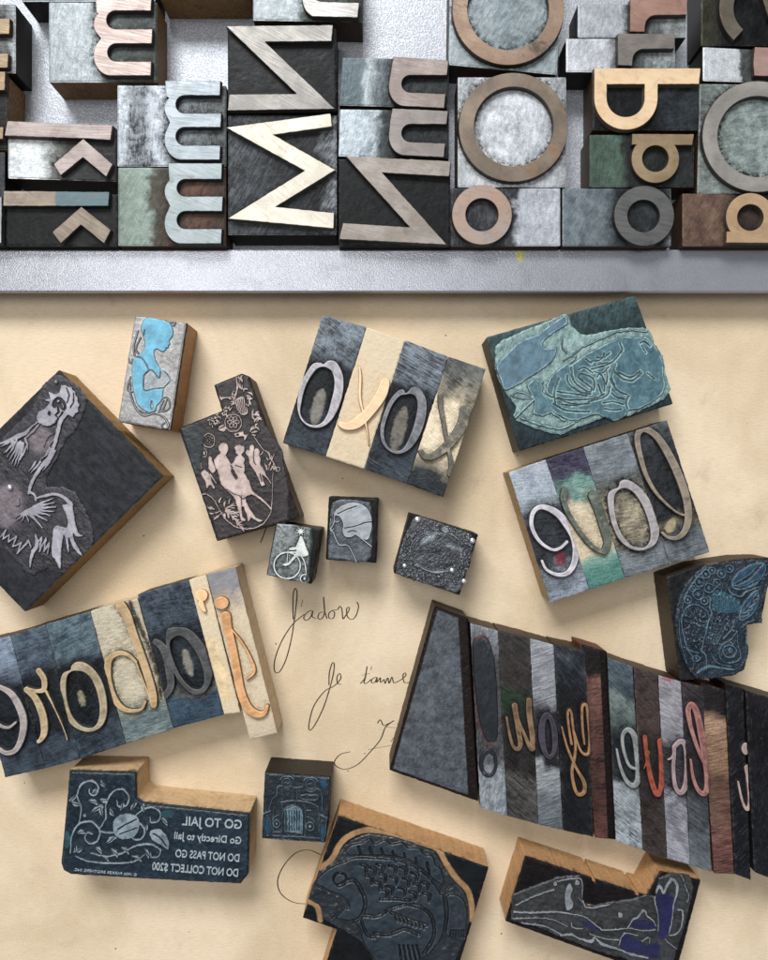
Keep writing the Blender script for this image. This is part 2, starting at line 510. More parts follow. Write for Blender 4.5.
    t.l(col, t.b.inputs['Base Color']); t.put(r, t.b.inputs['Roughness']); t.put(met, t.b.inputs['Metallic'])
    t.b.inputs['Specular IOR Level'].default_value = spec
    nb = t.bump(fine, bump, 0.0004)
    nb = t.bump(grain, bump*0.5, 0.00012, nb)
    t.l(nb, t.b.inputs['Normal'])
    return t.m

def m_wood(name, dark, light, ang=0.0, axis='xy', scale=1.0, rough=0.55, grime=0.3, grimec=None):
    """bare wood on the sides of a block: growth rings, pores and grime"""
    t = NT(name); loc = seedloc()
    g = t.coord(ang, (1, 1, 1), loc)
    gs = t.coord(ang, (1.0, 1.0, 7.0) if axis == 'z' else (2.2, 2.2, 12.0), loc)
    rings = t.n('ShaderNodeTexWave', wave_type='BANDS', bands_direction='DIAGONAL')
    t.l(gs, rings.inputs[0]); rings.inputs['Scale'].default_value = 70*scale; rings.inputs['Distortion'].default_value = 5
    rings.inputs['Detail'].default_value = 3; rings.inputs['Detail Scale'].default_value = 1.5
    pores = t.noise(gs, 260, 5, 0.7)
    col = t.mix(t.rng(t.math('ADD', t.math('MULTIPLY', rings.outputs['Fac'], 0.45), t.math('MULTIPLY', pores, 0.55)), 0.25, 0.75), dark, light)
    saw = t.noise(t.coord(ang, (3, 3, 60), loc), 60, 4, 0.7)
    col = t.mix(t.rng(saw, 0.52, 0.66, 0.0, 0.4), col, tuple(c*0.45 for c in dark[:3])+(1,))
    gn = t.rng(t.noise(g, 140, 5, 0.7), 0.48, 0.68)
    col = t.mix(t.math('MULTIPLY', gn, grime), col, grimec or tuple(c*0.25 for c in dark[:3])+(1,))
    tc = t.n('ShaderNodeTexCoord'); sz = t.n('ShaderNodeSeparateXYZ'); t.l(tc.outputs['Object'], sz.inputs[0])
    run = t.math('ADD', sz.outputs[2], t.math('MULTIPLY', t.math('SUBTRACT', t.noise(t.coord(ang, (1, 1, 0.25), loc), 260, 5, 0.7), 0.5), 0.016))
    col = t.mix(t.rng(run, 0.0185, 0.0225, 0.0, 0.75), col, (0.012, 0.011, 0.012, 1))      # ink that ran over the top edge
    t.l(col, t.b.inputs['Base Color']); t.b.inputs['Roughness'].default_value = rough
    t.b.inputs['Specular IOR Level'].default_value = 0.3
    t.l(t.bump(pores, 0.4, 0.0003), t.b.inputs['Normal'])
    return t.m

def m_face(name, c1, c2, ang=0.0, metal=0.35, rough=0.38, stain=None, patch=None, brush=18, k=0.62):
    """the printing face of a tray letter: rubbed, brushed, a little tarnished"""
    def ds(c):
        m = sum(c[:3])/3; return tuple((x*0.88+m*0.12)*k for x in c[:3])+(1,)
    c1, c2 = ds(c1), ds(c2)
    if patch is not None: patch = (ds(patch[0]),)+tuple(patch[1:])
    if stain is not None: stain = tuple(x*k for x in stain[:3])+(1,)
    t = NT(name); loc = seedloc()
    g = t.coord(ang, (1, 1, 1), loc); gb = t.coord(ang, (1.0, brush, 1), loc)
    a = t.noise(g, 75, 4, 0.55, 0.3); b = t.noise(gb, 90, 5, 0.6)
    col = t.mix(t.rng(t.math('ADD', t.math('MULTIPLY', a, 0.6), t.math('MULTIPLY', b, 0.4)), 0.38, 0.6), c1, c2)
    if stain is not None:
        col = t.mix(t.rng(t.noise(g, 55, 4, 0.7, 1.0), 0.56, 0.68, 0, 0.8), col, stain)
    if patch is not None:
        pc, x0, x1 = patch
        sx = t.n('ShaderNodeSeparateXYZ'); tc = t.n('ShaderNodeTexCoord'); t.l(tc.outputs['Object'], sx.inputs[0])
        col = t.mix(t.rng(t.math('ADD', sx.outputs[0], t.math('MULTIPLY', t.math('SUBTRACT', a, 0.5), 0.004)), x0, x1), col, pc)
    tar = t.rng(t.noise(g, 170, 7, 0.72, 0.8), 0.5, 0.72, 0.0, 0.5)
    col = t.mix(tar, col, tuple(x*0.5 for x in c2[:3])+(1,))
    scr = t.rng(t.noise(t.coord(ang+0.9, (60, 1.2, 1), seedloc()), 60, 3, 0.6), 0.64, 0.7, 0.0, 0.35)
    col = t.mix(scr, col, tuple(min(1, x*1.4) for x in c1[:3])+(1,))
    pits = t.rng(t.noise(g, 900, 3, 0.6), 0.65, 0.75)
    col = t.mix(t.math('MULTIPLY', pits, 0.7), col, tuple(c*0.25 for c in c1[:3])+(1,))
    gn = t.n('ShaderNodeNewGeometry')
    sz = t.n('ShaderNodeSeparateXYZ'); t.l(gn.outputs['True Normal'], sz.inputs[0])
    side = t.rng(sz.outputs[2], 0.3, 0.6, 1.0, 0.0)          # flanks of the letter carry old ink
    col = t.mix(t.math('MULTIPLY', side, 0.85), col, (0.018, 0.017, 0.018, 1))
    t.l(col, t.b.inputs['Base Color']); t.b.inputs['Metallic'].default_value = metal
    t.l(t.rng(b, 0.3, 0.7, rough-0.08, rough+0.12), t.b.inputs['Roughness'])
    t.l(t.bump(b, 0.25, 0.0002), t.b.inputs['Normal'])
    return t.m
def m_plain(name, c, rough=0.5, metal=0.0, var=0.25, sc=400):
    t = NT(name); g = t.coord(0, (1, 1, 1), seedloc())
    n = t.noise(g, sc, 4, 0.6)
    t.l(t.mix(t.rng(n, 0.3, 0.7), tuple(x*(1-var) for x in c[:3])+(1,), tuple(min(1, x*(1+var)) for x in c[:3])+(1,)), t.b.inputs['Base Color'])
    t.b.inputs['Roughness'].default_value = rough; t.b.inputs['Metallic'].default_value = metal
    t.l(t.bump(n, 0.3, 0.0002), t.b.inputs['Normal'])
    return t.m
# ---------------------------------------------------------------- paper, handwriting, tray
def make_paper():
    t = NT('brown_wrapping_paper'); g = t.coord(0, (1, 1, 1), (0, 0, 0))
    gl = t.coord(0, (1.0, 7.0, 1), (2.2, 1.3, 0))
    big = t.noise(g, 11, 5, 0.6, 0.6); fib = t.noise(gl, 260, 5, 0.65); fine = t.noise(g, 1500, 3, 0.6)
    col = t.mix(t.rng(big, 0.36, 0.64), H('cbb592', 0.95), H('dfcbac', 0.98))
    col = t.mix(t.rng(fib, 0.35, 0.7, 0.0, 0.32), col, H('b79c78', 0.9))
    col = t.mix(t.rng(fine, 0.35, 0.7, 0.0, 0.3), col, H('efdcc0', 0.95))
    v = t.n('ShaderNodeTexVoronoi'); t.l(g, v.inputs['Vector']); v.inputs['Scale'].default_value = 85
    sp = t.rng(v.outputs['Distance'], 0.028, 0.05, 1.0, 0.0)
    spm = t.math('MULTIPLY', sp, t.rng(t.noise(g, 60, 2), 0.52, 0.56))
    col = t.mix(t.math('MULTIPLY', spm, 0.8), col, H('3a2a1a'))
    sm = t.rng(t.noise(g, 34, 5, 0.7, 0.6), 0.58, 0.78, 0.0, 0.28)        # smudges of old ink
    col = t.mix(sm, col, H('8a7355', 0.8))
    flk = t.rng(t.noise(t.coord(0.5, (1, 5, 1), (8, 3, 0)), 520, 4, 0.7), 0.62, 0.72, 0.0, 0.35)      # fibres
    col = t.mix(flk, col, H('8f7450', 0.9))
    t.l(col, t.b.inputs['Base Color']); t.b.inputs['Roughness'].default_value = 0.75
    t.b.inputs['Specular IOR Level'].default_value = 0.2
    wv = t.noise(t.coord(0, (1.0, 0.15, 1), (4, 4, 0)), 22, 3, 0.5)
    nb = t.bump(wv, 0.8, 0.005); nb = t.bump(fib, 0.35, 0.0003, nb)
    t.l(nb, t.b.inputs['Normal'])
    n = 24
    xs = np.linspace(-0.30, 0.30, n+1); ys = np.linspace(-0.36, 0.36, n+1)
    GX, GY = np.meshgrid(xs, ys)
    V = np.stack([GX.ravel(), GY.ravel(), np.zeros(GX.size)], 1)
    idx = np.arange(GX.size).reshape(n+1, n+1)
    F = np.stack([idx[:-1, :-1], idx[:-1, 1:], idx[1:, 1:], idx[1:, :-1]], -1).reshape(-1, 4)
    o = mesh_obj('brown_paper', V, F, t.m, None); o['kind'] = 'structure'
    o['label'] = 'sheet of brown wrapping paper with handwriting under all the blocks'
    return o
paper = make_paper()

ink = m_plain('brown_black_ink', H('453322'), 0.6, 0, 0.3)
def ink_word(label, strokes, r=0.00023):
    V = []; F = []
    for pts in strokes:
        p = catmull(pts, False, 6) if len(pts) > 2 else pts
        q = [W(x, y, 0.0)[:2] for x, y in p]
        n0 = len(V); k = 6
        rnd = random.Random(len(q))
        for i, (x, y) in enumerate(q):
            a, b = q[max(i-1, 0)], q[min(i+1, len(q)-1)]
            dx, dy = b[0]-a[0], b[1]-a[1]; l = math.hypot(dx, dy) or 1
            nx, ny = -dy/l, dx/l
            rr = r*(0.6+0.75*abs(nx))*rnd.uniform(0.9, 1.1)*(0.5 if i in (0, len(q)-1) else 1)
            for j in range(k):
                t = 2*math.pi*j/k
                V.append((x+nx*rr*math.cos(t), y+ny*rr*math.cos(t), 0.00003+rr*0.22*math.sin(t)))
        for i in range(len(q)-1):
            for j in range(k):
                F.append([n0+i*k+j, n0+i*k+(j+1) % k, n0+(i+1)*k+(j+1) % k, n0+(i+1)*k+j])
    o = mesh_obj('handwriting', V, F, ink, paper, smooth=[True]*len(F)); o['label'] = label
    return o
S_ = Crop(270, 575, 4.8); T_ = Crop(240, 760, 4.8)
ink_word("looping pen script reading J'adore", [S_.q(*p) for p in (
    [(112,215),(110,150),(112,90),(122,64),(130,90),(124,160),(115,230),(100,320),(75,410),(45,465),(22,460),(25,400),(60,310),(110,235),(150,200),(165,188)],
    [(157,120),(150,152)], [(203,168),(178,180),(162,205),(175,218),(195,202),(206,172),(203,200),(222,208)],
    [(258,178),(238,182),(230,205),(245,212),(262,180),(257,105),(262,170),(274,210)],
    [(300,170),(282,185),(285,208),(305,205),(310,180),(300,170),(325,167)],
    [(325,167),(335,150),(345,165),(350,210),(362,196),(378,172),(380,155),(368,162),(372,200),(395,213),(415,190),(425,150),(416,128)])])
ink_word('looping pen script reading Je', [S_.q(*p) for p in (
    [(283,530),(285,470),(298,425),(308,425),(305,470),(285,550),(255,640),(215,720),(190,745),(188,710),(210,630),(260,560),(300,537),(320,522),(340,495),(335,473),(322,490),(325,520),(344,525)],)])
ink_word("pen script reading t'aime", [S_.q(*p) for p in (
    [(432,522),(455,495),(466,438),(458,490),(452,520),(470,515),(485,500)], [(440,482),(480,472)], [(488,438),(484,456)],
    [(512,490),(492,498),(487,515),(503,515),(514,492),(512,516),(530,492),(530,515),(548,500)],
    [(548,500),(553,520),(565,493),(572,520),(585,490),(594,517),(612,512),(635,498),(652,482),(648,470),(638,482),(645,515),(672,515)])])
ink_word('pen capital letter half hidden by the wedge', [S_.q(*p) for p in (
    [(515,712),(530,695),(545,722),(570,712),(597,698)], [(597,698),(555,730),(530,790),(480,850),(420,910),(360,932),(315,915),(312,890),(340,860),(388,848)],
    [(550,728),(618,735)], [(470,838),(590,816)], [(580,800),(602,770)])])
ink_word('round pen loop beside the fish block', [T_.q((392,457),(330,432),(270,445),(215,500),(182,570),(190,630),(230,670),(280,688),(345,690))])
ink_word('short pen stroke under the dancers block', [[(268,522),(264,534),(260.5,543)]])

# ---- galley tray
def galv(name, base, speck, rough, metal, sc=900, etched=False):
    t = NT(name); g = t.coord(0, (1, 1, 1), seedloc())
    a = t.noise(g, sc, 3, 0.6); b = t.noise(g, 60, 4, 0.6)
    v = t.n('ShaderNodeTexVoronoi'); t.l(g, v.inputs['Vector']); v.inputs['Scale'].default_value = sc*0.55
    m = t.math('ADD', t.math('MULTIPLY', a, 0.6), t.math('MULTIPLY', v.outputs['Distance'], 0.5))
    col = t.mix(t.rng(m, 0.3, 0.8), speck, base)
    col = t.mix(t.rng(b, 0.35, 0.7, 0.0, 0.35), col, tuple(c*0.7 for c in base[:3])+(1,))
    if etched:
        tc = t.n('ShaderNodeTexCoord'); sx = t.n('ShaderNodeSeparateXYZ'); t.l(tc.outputs['Object'], sx.inputs[0])
        # corroded left end and a small yellow paint spot
        w = t.math('MULTIPLY', t.rng(sx.outputs[0], -0.17, -0.11, 1.0, 0.0), t.rng(t.noise(t.coord(-0.6, (1, 2.5, 1), (1, 2, 3)), 420, 5, 0.7), 0.48, 0.6))
        col = t.mix(t.math('MULTIPLY', w, 0.6), col, H('8d8d92'))
        x0, y0, _ = W(520.5, 254, 0.017)
        dx = t.math('SUBTRACT', sx.outputs[0], x0); dy = t.math('SUBTRACT', sx.outputs[1], y0-ORG[1])
        dd = t.math('SQRT', t.math('ADD', t.math('MULTIPLY', dx, dx), t.math('MULTIPLY', t.math('MULTIPLY', dy, dy), 0.5)))
        dn = t.math('ADD', dd, t.math('MULTIPLY', t.math('SUBTRACT', t.noise(g, 500, 3), 0.5), 0.004))
        col = t.mix(t.rng(dn, 0.0012, 0.0032, 0.75, 0.0), col, H('d8cf4a'))
    t.l(col, t.b.inputs['Base Color']); t.b.inputs['Roughness'].default_value = rough; t.b.inputs['Metallic'].default_value = metal
    st = t.rng(t.noise(g, 42, 7, 0.75, 0.8), 0.52, 0.72, 0.0, 0.4)
    scr = t.rng(t.noise(t.coord(0.15, (1.2, 55, 1), seedloc()), 30, 4, 0.6), 0.6, 0.7, 0.0, 0.3)
    col = t.mix(st, col, tuple(x*0.6 for x in speck[:3])+(1,)); col = t.mix(scr, col, tuple(min(1, x*1.25) for x in base[:3])+(1,))
    t.l(col, t.b.inputs['Base Color'])
    nb = t.bump(m, 0.34 if etched else 0.42, 0.0003); t.l(nb, t.b.inputs['Normal'])
    return t.m
RIMZ = 0.0145
ORG = W(384, 150, 0.02)
tray = thing('galley_tray', 'speckled grey metal galley tray with a flat rim, holding the block letters', 'tray', 384, 150)
def box(name, x0, y0, z0, x1, y1, z1, mat, parent, bev=0.0006):
    b = bev
    V = []; rings = [(0, z0), (0, z1-b), (b*0.3, z1-b*0.3), (b, z1)]
    for i, z in rings:
        V += [(x0+i, y0+i, z), (x1-i, y0+i, z), (x1-i, y1-i, z), (x0+i, y1-i, z)]
    F = []
    for r in range(3):
        for i in range(4): F.append([r*4+i, r*4+(i+1) % 4, r*4+4+(i+1) % 4, r*4+4+i])
    F.append([12, 13, 14, 15]); F.append([3, 2, 1, 0])
    return mesh_obj(name, V, F, mat, parent)
yi = 0.1128; yo = W(0, 292.3, RIMZ)[1]
floor_m = galv('galvanised_tray_floor', H('bcc0c8', 0.82), H('8c929c', 0.78), 0.42, 0.4, 2200)
rim_m = galv('galvanised_tray_rim', H('b4b6c0', 0.78), H('a6a8b2', 0.78), 0.27, 0.55, 2600, True)
box('tray_floor', -0.30, yi, 0.0003, 0.30, 0.335, 0.0014, floor_m, tray, 0.0001)
rim = box('tray_rim', -0.30, yo, 0.0120, 0.30, yi-0.00005, RIMZ, rim_m, tray, 0.0009)
box('rim_wall', -0.30, yo+0.006, 0.0002, 0.30, yi-0.0008, 0.01195, m_plain('shadow_gap_steel', H('2c2c2e'), 0.6, 0.3), rim, 0.0002)  # set back and coloured dark to give a shadow line under the rim
FLOOR = 0.0015
# ---------------------------------------------------------------- type in the tray
ZB = ZT-0.0030      # shoulder of the big tray type
dark_side = m_wood('dark_stained_block_wood', H('251a12'), H('5c4028'), grime=0.45)
brown_side = m_wood('brown_block_wood', H('64421f'), H('b58848',1), grime=0.4)
black_side = m_wood('ink_blackened_block_wood', H('100d0c'), H('2a211c'), grime=0.4)
TG = 'block letters standing in the metal tray'
BLACK = (0.012, 0.012, 0.014, 1)
def tray_block(label, q, loops, stops, face, cat='type block', side=None, lr=True, dirdeg=70, streak=(9, 1.4), halo=BLACK, halo_k=0.85,
               rough=0.42, metal=0.25, zb=None, contrast=(0.35, 0.65), speck=0.25, ztop=None, bev=0.4):
    zb = ZB if zb is None else zb
    cx = sum(p[0] for p in q)/4; cy = sum(p[1] for p in q)/4
    th = thing('type_block', label, cat, cx, cy, TG, FLOOR)
    poly = rounded(q, 1.0)
    art = [('+' if i == 0 else '-', ('P', L)) for i, L in enumerate(loops)] if loops and not isinstance(loops[0], tuple) else loops
    arts = []
    solids = []
    for Lp in (loops or []):
        arts += [('+', ('P', Lp[0]))]
        for hole in Lp[1:]: arts.append(('-', ('P', hole)))
    quad = (q[3], q[0], q[1], q[2]) if lr else q
    h = relief(poly, arts, zb, 0.0, 1.4, rough=0.07, nscale=4, bevel=bev, bw=1.3, quad=quad, zref=zb, seed=int(cx*7+cy))
    h['at']['face'] = h['at']['face']*0
    ang = math.radians(90-dirdeg)
    m = m_block('type_shoulder', stops, ang, streak, contrast, 60, halo=halo, halo_k=halo_k, rough=rough, metal=metal, speck=speck, bump=0.4)
    V, F, at, mi, sm = body_with_top('body', poly, h, th, None, None, FLOOR)
    mesh_obj('body', V, F, [m, side or dark_side], th, mi, sm, at)
    for i, Lp in enumerate(loops or []):
        letter_solid('letter', Lp, ZT, zb-0.0001, face[min(i, len(face)-1)] if isinstance(face, list) else face, th)
    return th

# --- letter outlines (photo pixels)
def m_shape(l1, l2, l3, c1, c2, xl, xr, lobe1, lobe2, spur):
    """lower-case m lying on its side, opening to the right. l = (y0, y1) of the three legs; c = left end of the counters"""
    o = [(spur[0], l1[0]), (xr, l1[0]), (xr-0.7, l1[1])]
    ry = (l2[0]-l1[1])/2
    o += arc(c1+ry, (l1[1]+l2[0])/2, ry, ry, 270, 90)
    o += [(xr+0.8, l2[0]), (xr, l2[1])]
    ry = (l3[0]-l2[1])/2
    o += arc(c2+ry, (l2[1]+l3[0])/2, ry, ry, 270, 90)
    o += [(xr-0.2, l3[0]), (xr-1, l3[1])]
    # lower lobe
    ym = (l2[0]+l2[1])/2+3
    o += arc(xl+17, (l3[1]+ym-4)/2, 17, (l3[1]-ym+4)/2, 90, 215, 16)
    o += [(lobe2, ym-1)]
    yt = l1[0]+15
    o += arc(xl+17, (ym+yt)/2-1, 17, (ym-yt)/2+2, 150, 222, 8)
    o += [(spur[0]+1.2, spur[1])]
    return [o]
def n_shape(l1, l2, xl, xr, cl, spur):
    o = [(spur[0], l1[0][0]), (xr, l1[0][1]), (xr-1.5, l1[1])]
    ry = (l2[0]-l1[1])/2
    o += arc(cl+ry, (l1[1]+l2[0])/2, ry, ry, 270, 90)
    o += [(xr-2.8, l2[0]+1.5), (xr-4.2, l2[1])]
    o += arc(xl+16, l2[1]-21.5, 16, 19.5, 90, 195, 12)
    o += [(spur[0]-2.5, spur[1])]
    return [o]
def ring(cx, cy, R, r, icx=None, icy=None):
    return [arc(cx, cy, R, R, 0, 360, 64)[:-1], arc(icx or cx, icy or cy, r, r, 0, 360, 56)[:-1]]

SIL = [(0.0, H('848e92', .85), H('b4bec4', .88)), (0.40, H('8c989c', .85), H('bcc6cc', .88)), (0.47, H('4d5856'), H('75817f')), (1.0, H('2c3231'), H('454c4a'))]
# rosy m
tray_block('large rosy m on its side with a pale silver shoulder, uppermost of three m blocks',
    [(48.8,2),(157,2),(157,82),(48.8,82)], [m_shape((-4,10.4),(29.2,43.3),(61.5,75.4),106.3,107.3,93.8,151.5,100.5,101,(95.5,12.5))],
    SIL, m_face('rosy_letter', H('d2bdb3',1), H('bda49a',1), 0.2, 0.3, 0.42), side=brown_side, dirdeg=80, streak=(5,1.2))
# m blue silver
tray_block('blue-silver m on its side with a black-pitted shoulder, middle of three m blocks',
    [(117.3,85),(226.2,85.4),(226.2,166.2),(117.3,166)], [m_shape((80.8,95.2),(113.5,127),(145.6,159.6),175.6,175.6,164.6,220.5,169,169.8,(165.2,96))],
    [(0.0, H('8c949c',1), H('b0b8c0',1)), (0.06, H('7d858c',1), H('aeb6be',1)), (0.12, H('22262a'), H('9aa2aa')), (0.26, H('1a1e22'), H('8d959d')), (0.36, H('8b939c',1), H('b6bec8',1)), (0.5, H('41474b'), H('848c92')), (1.0, H('2a2f31'), H('6d7474'))],
    m_face('blue_silver_letter', H('b4c0ca',1), H('96a4ae',1), 0.1, 0.35, 0.4), dirdeg=88, streak=(6,1.5), contrast=(0.4,0.56))
# m green
tray_block('grey m on its side with a smooth green shoulder and rusty hollows',
    [(118,167.3),(226,167.3),(226,245.6),(118,245.6)], [m_shape((163.3,179),(196.5,211),(229,243.5),176.7,176.7,164.6,222,169.5,170,(168.3,180.4))],
    [(0.0, H('63756c',1), H('8a998e',1)), (0.28, H('6d8078',1), H('94a59b',1)), (0.34, H('3d423c'), H('6f6a5a')), (0.5, H('3a2e24'), H('6a4a34')), (0.75, H('4a3020'), H('8a5c3c')), (1.0, H('2a211c'), H('5a4030'))],
    m_face('grey_green_letter', H('b1bdc3',1), H('9caeb0',1), 0.4, 0.35, 0.42, stain=H('8c8578')), dirdeg=60, streak=(5,1.2), halo_k=0.6)
# k upper
K1 = [[(7.3,121),(112.5,125.2),(110.4,139.8),(83.8,138.3),(4.6,135.6)]]
K1c = [[(83.3,138.8),(112.5,164.2),(106.3,176.7),(82.9,157.1),(60.8,175.2),(53.8,164.2)]]
tray_block('pinkish k on its side above a chalky white patch, upper of two k blocks',
    [(8,126),(116.5,128),(116.5,181.5),(8,178)], [K1, K1c],
    [(0.0, H('9aa0a2',1), H('cfd4d6',1)), (0.30, H('a2a8aa',1), H('d4d9db',1)), (0.42, H('50534f'), H('8a8d89')), (0.55, H('26282a'), H('4d4f50')), (1.0, H('1a1c1e'), H('38393a'))],
    m_face('pink_grey_letter', H('c2b0aa',1), H('a8958f',1), 0.0, 0.3, 0.42, stain=H('b09a82')), dirdeg=5, streak=(7,2), contrast=(0.3,0.6))
x58 = W(56, 0, ZT)[0]-W((6+117)/2, 0, 0.02)[0]
tray_block('tan k on its side with a teal-stained stem, lower of two k blocks',
    [(6,194.5),(117,194.5),(117,245.6),(6,245.6)], [[[(3.8,190.8),(109.4,191.9),(108.3,205.8),(81.8,206),(3.1,205.8)]], [[(81.3,206.7),(110.8,230),(104.2,243.3),(80.8,224.6),(60.8,243.3),(52.5,232)]]],
    [(0.0, H('15171a'), H('2c2e30')), (1.0, H('191a1b'), H('36373a'))],
    [m_face('tan_letter', H('bba894',1), H('9a8772',1), 0.0, 0.3, 0.42, stain=H('8a7a66',1), patch=(H('557780',1), x58-0.0006, x58+0.0006)), m_face('tan_arm_letter', H('a8957f',1), H('857560',1), 0.6, 0.3, 0.42, stain=H('6f7370',1))], side=black_side, dirdeg=20)
# N upper
N1 = [(226.3,26),(333,25),(331.5,41),(264.8,41.7),(335,108.8),(227.7,110.4),(229.4,94.4),(296.7,93.8)]
N1i = [[N1[0],N1[1],N1[2],N1[3],N1[4],N1[5],N1[6],N1[7]]]
NB = [(0.0, H('121416'), H('2c2f32')), (1.0, H('101214'), H('282b2e'))]
tray_block('grey brushed N lying on its side over a black shoulder, directly above the bright M',
    [(227.5,28),(336,28),(336,111.5),(228,111.5)], [N1i], NB, m_face('steel_grey_letter', H('aca69f',1), H('8a8680',1), 0.5, 0.4, 0.36), side=black_side, dirdeg=15)
M1 = [[(226.3,127.5),(330.4,113.5),(331.9,126.3),(273,134.6),(335.2,170),(275.2,206.9),(334,213),(333.5,228.3),(228,218.5),(305,170.6)]]
tray_block('brightest letter of the tray, a white-silver M lying on its side',
    [(228,115),(336.7,115),(336.7,234.6),(228,234.6)], [M1],
    [(0.0, H('2c3034'), H('6d737a')), (0.45, H('23272b'), H('565c63')), (0.8, H('1a1c1f'), H('474b50')), (1.0, H('3a3d42'), H('a2a8ae'))],
    m_face('white_silver_letter', H('ebe3d0',1), H('d2c9b4',1), 0.7, 0.2, 0.4, k=0.76), side=black_side, dirdeg=60, streak=(7,1.2), halo_k=0.95, contrast=(0.42,0.62))
# N lower right
N2 = [[(345.6,155.8),(450.8,161.3),(449,176.3),(382,172.5),(446.7,244.6),(339.4,239),(343,223),(410,227.3)]]
tray_block('beige-grey speckled N on its side over black, under the two n blocks',
    [(338.5,158.8),(450.3,161.5),(450.3,245.6),(338.5,245.6)], [N2], NB, m_face('beige_grey_letter', H('b7ada3',1), H('978a7e',1), 0.3, 0.32, 0.4, stain=H('8a7d72',1)), side=black_side, dirdeg=15)
# u partly out of frame
U = [[(357.5,17.3),(312.7,16.3)] + arc(316,-4,14,20.5,105,180,10)[1:] + [(302,-30),(309,-30)] + arc(324,-10,14,12,180,100,8) + [(359,2.8)]]
tray_block('silver-shouldered letter cut off by the top edge, between brown wood and bare tray floor',
    [(253,-42),(362,-42),(362,22),(253,20)], [U], SIL, m_face('silver_leg_letter', H('c3beb8',1), H('a49f9a',1), 0.2, 0.4, 0.36), dirdeg=78, streak=(5,1.2))
# n upper / lower
nb = [(0.0, H('4d5f66',1), H('66777e',1)), (0.22, H('56686e',1), H('708188',1)), (0.27, H('7c8a90',1), H('b5bfc4',1)), (0.36, H('4c5a60'), H('8a979c')), (0.5, H('22282a'), H('4a5254')), (1.0, H('1e2224'), H('50585a'))]
tray_block('rosy-grey n on its side with a dark slate shoulder, upper of two',
    [(342.5,57),(449.5,60),(447.5,108),(339.2,105)], [n_shape(((56.3,60.4),75),(92.5,108),388.8,448.3,401.5,(393.5,71))], nb,
    m_face('rosy_grey_letter', H('b09f97',1), H('927f78',1), 0.2, 0.35, 0.4), dirdeg=80, streak=(6,1.2))
nb2 = [(0.0, H('8b989f',1), H('c2cdd4',1)), (0.3, H('7c8a91',1), H('b9c4cb',1)), (0.38, H('3d4648'), H('68757a')), (0.5, H('1b1f21'), H('3d4446')), (1.0, H('1d2123'), H('454c4e'))]
tray_block('grey n on its side with a pale blue shoulder, lower of two',
    [(340,109),(449,110.5),(449,158.2),(338.3,156)], [n_shape(((108.3,111),124),(142,157.2),388.8,448,401.5,(392.5,121))], nb2,
    m_face('warm_grey_letter', H('a79d98',1), H('8a807c',1), 0.2, 0.38, 0.38), dirdeg=75, streak=(5,1.2))
# O's
OB = [(0.0, H('7f8b90',1), H('a9b4ba',1)), (0.5, H('66757b',1), H('93a1a6',1)), (1.0, H('7d898c',1), H('a3aeb2',1))]
tray_block('big copper O at the top edge with a black tarnish spot on its rim',
    [(450,-47),(563,-45),(556.5,74.5),(448.5,64.5)], [ring(508.2,9.2,55.8,40.8)], OB, m_face('copper_ring_letter', H('b79678',1), H('99785c',1), 0.3, 0.35, 0.38, stain=H('4a4038',1)), dirdeg=60, streak=(4,1.3))
OW = [(0.0, H('868b8e',.8), H('c2c8cc',.85)), (0.35, H('a2a9ae',.85), H('dce2e8',.92)), (0.7, H('9fa6ac',.85), H('dae0e6',.92)), (1.0, H('84898c',.8), H('c4c9cf',.85))]
tray_block('big brown-bronze O with a chalk-white hollow, under the copper O',
    [(457.7,77),(566,77),(566,187),(457.7,187)], [ring(513.3,127.2,54.5,39.8,513.8,126.5)], OW, m_face('bronze_ring_letter', H('a28d75',1), H('7c6b59',1), 0.8, 0.35, 0.38, stain=H('a87e58',1)), dirdeg=85, streak=(3,1.5), halo=H('3a3428'), halo_k=0.8)
tray_block('small pinkish o with a plain silver shoulder on its right, below the white-hollow O',
    [(450.6,188),(560.2,188),(560.2,245.8),(450.6,245.8)], [ring(482,214.7,29.9,16.5)],
    [(0.0, H('22262a'), H('5a5e64')), (0.55, H('2a2d31'), H('6a6e74')), (0.63, H('8c9098',1), H('b8bcc6',1)), (1.0, H('9a9ea8',1), H('c2c6d0',1))],
    m_face('pink_ring_letter', H('b5a79f',1), H('c09b82',1), 0.2, 0.35, 0.4), dirdeg=88, streak=(4,1.4), halo=(0.02,0.02,0.022,1))
tray_block('charcoal o with a blue-grey scratched shoulder on its left, at the tray rim',
    [(562.3,188.3),(671,188.3),(671,245.8),(562.3,245.8)], [ring(644.2,215.8,30,16.2,643.6,215.9)],
    [(0.0, H('55626a',1), H('84919a',1)), (0.40, H('4a575d',1), H('7c8890',1)), (0.5, H('22282b'), H('48535a')), (0.92, H('24282b'), H('525a60')), (1.0, H('6a7076'), H('a8aeb4'))],
    m_face('charcoal_ring_letter', H('5c5e5e',1), H('6f706d',1), 0.2, 0.3, 0.45, stain=H('4a4842',1)), dirdeg=65, streak=(9,1.1))
tray_block('golden a on its side on bare reddish-brown wood, by the right picture edge',
    [(682.4,193.3),(792,195),(792,245.8),(682.4,245.8)],
    [[[(726.8,231.5)] + arc(750.5,217.4,24.4,24.4,145,395,40) + [(792,231.5),(792,243),(726.3,242.6)], arc(750.5,217.5,13.3,13.3,0,360,40)[:-1]]],
    [(0.0, H('4a3428',1), H('80604a',1)), (0.35, H('50392c',1), H('876750',1)), (0.5, H('2c201a'), H('5a4436')), (1.0, H('30241e'), H('604a3c'))],
    m_face('golden_letter', H('dcb684',1), H('c79d6b',1), 0.2, 0.15, 0.45), side=dark_side, dirdeg=60, streak=(10,1.2), metal=0.0, rough=0.55)
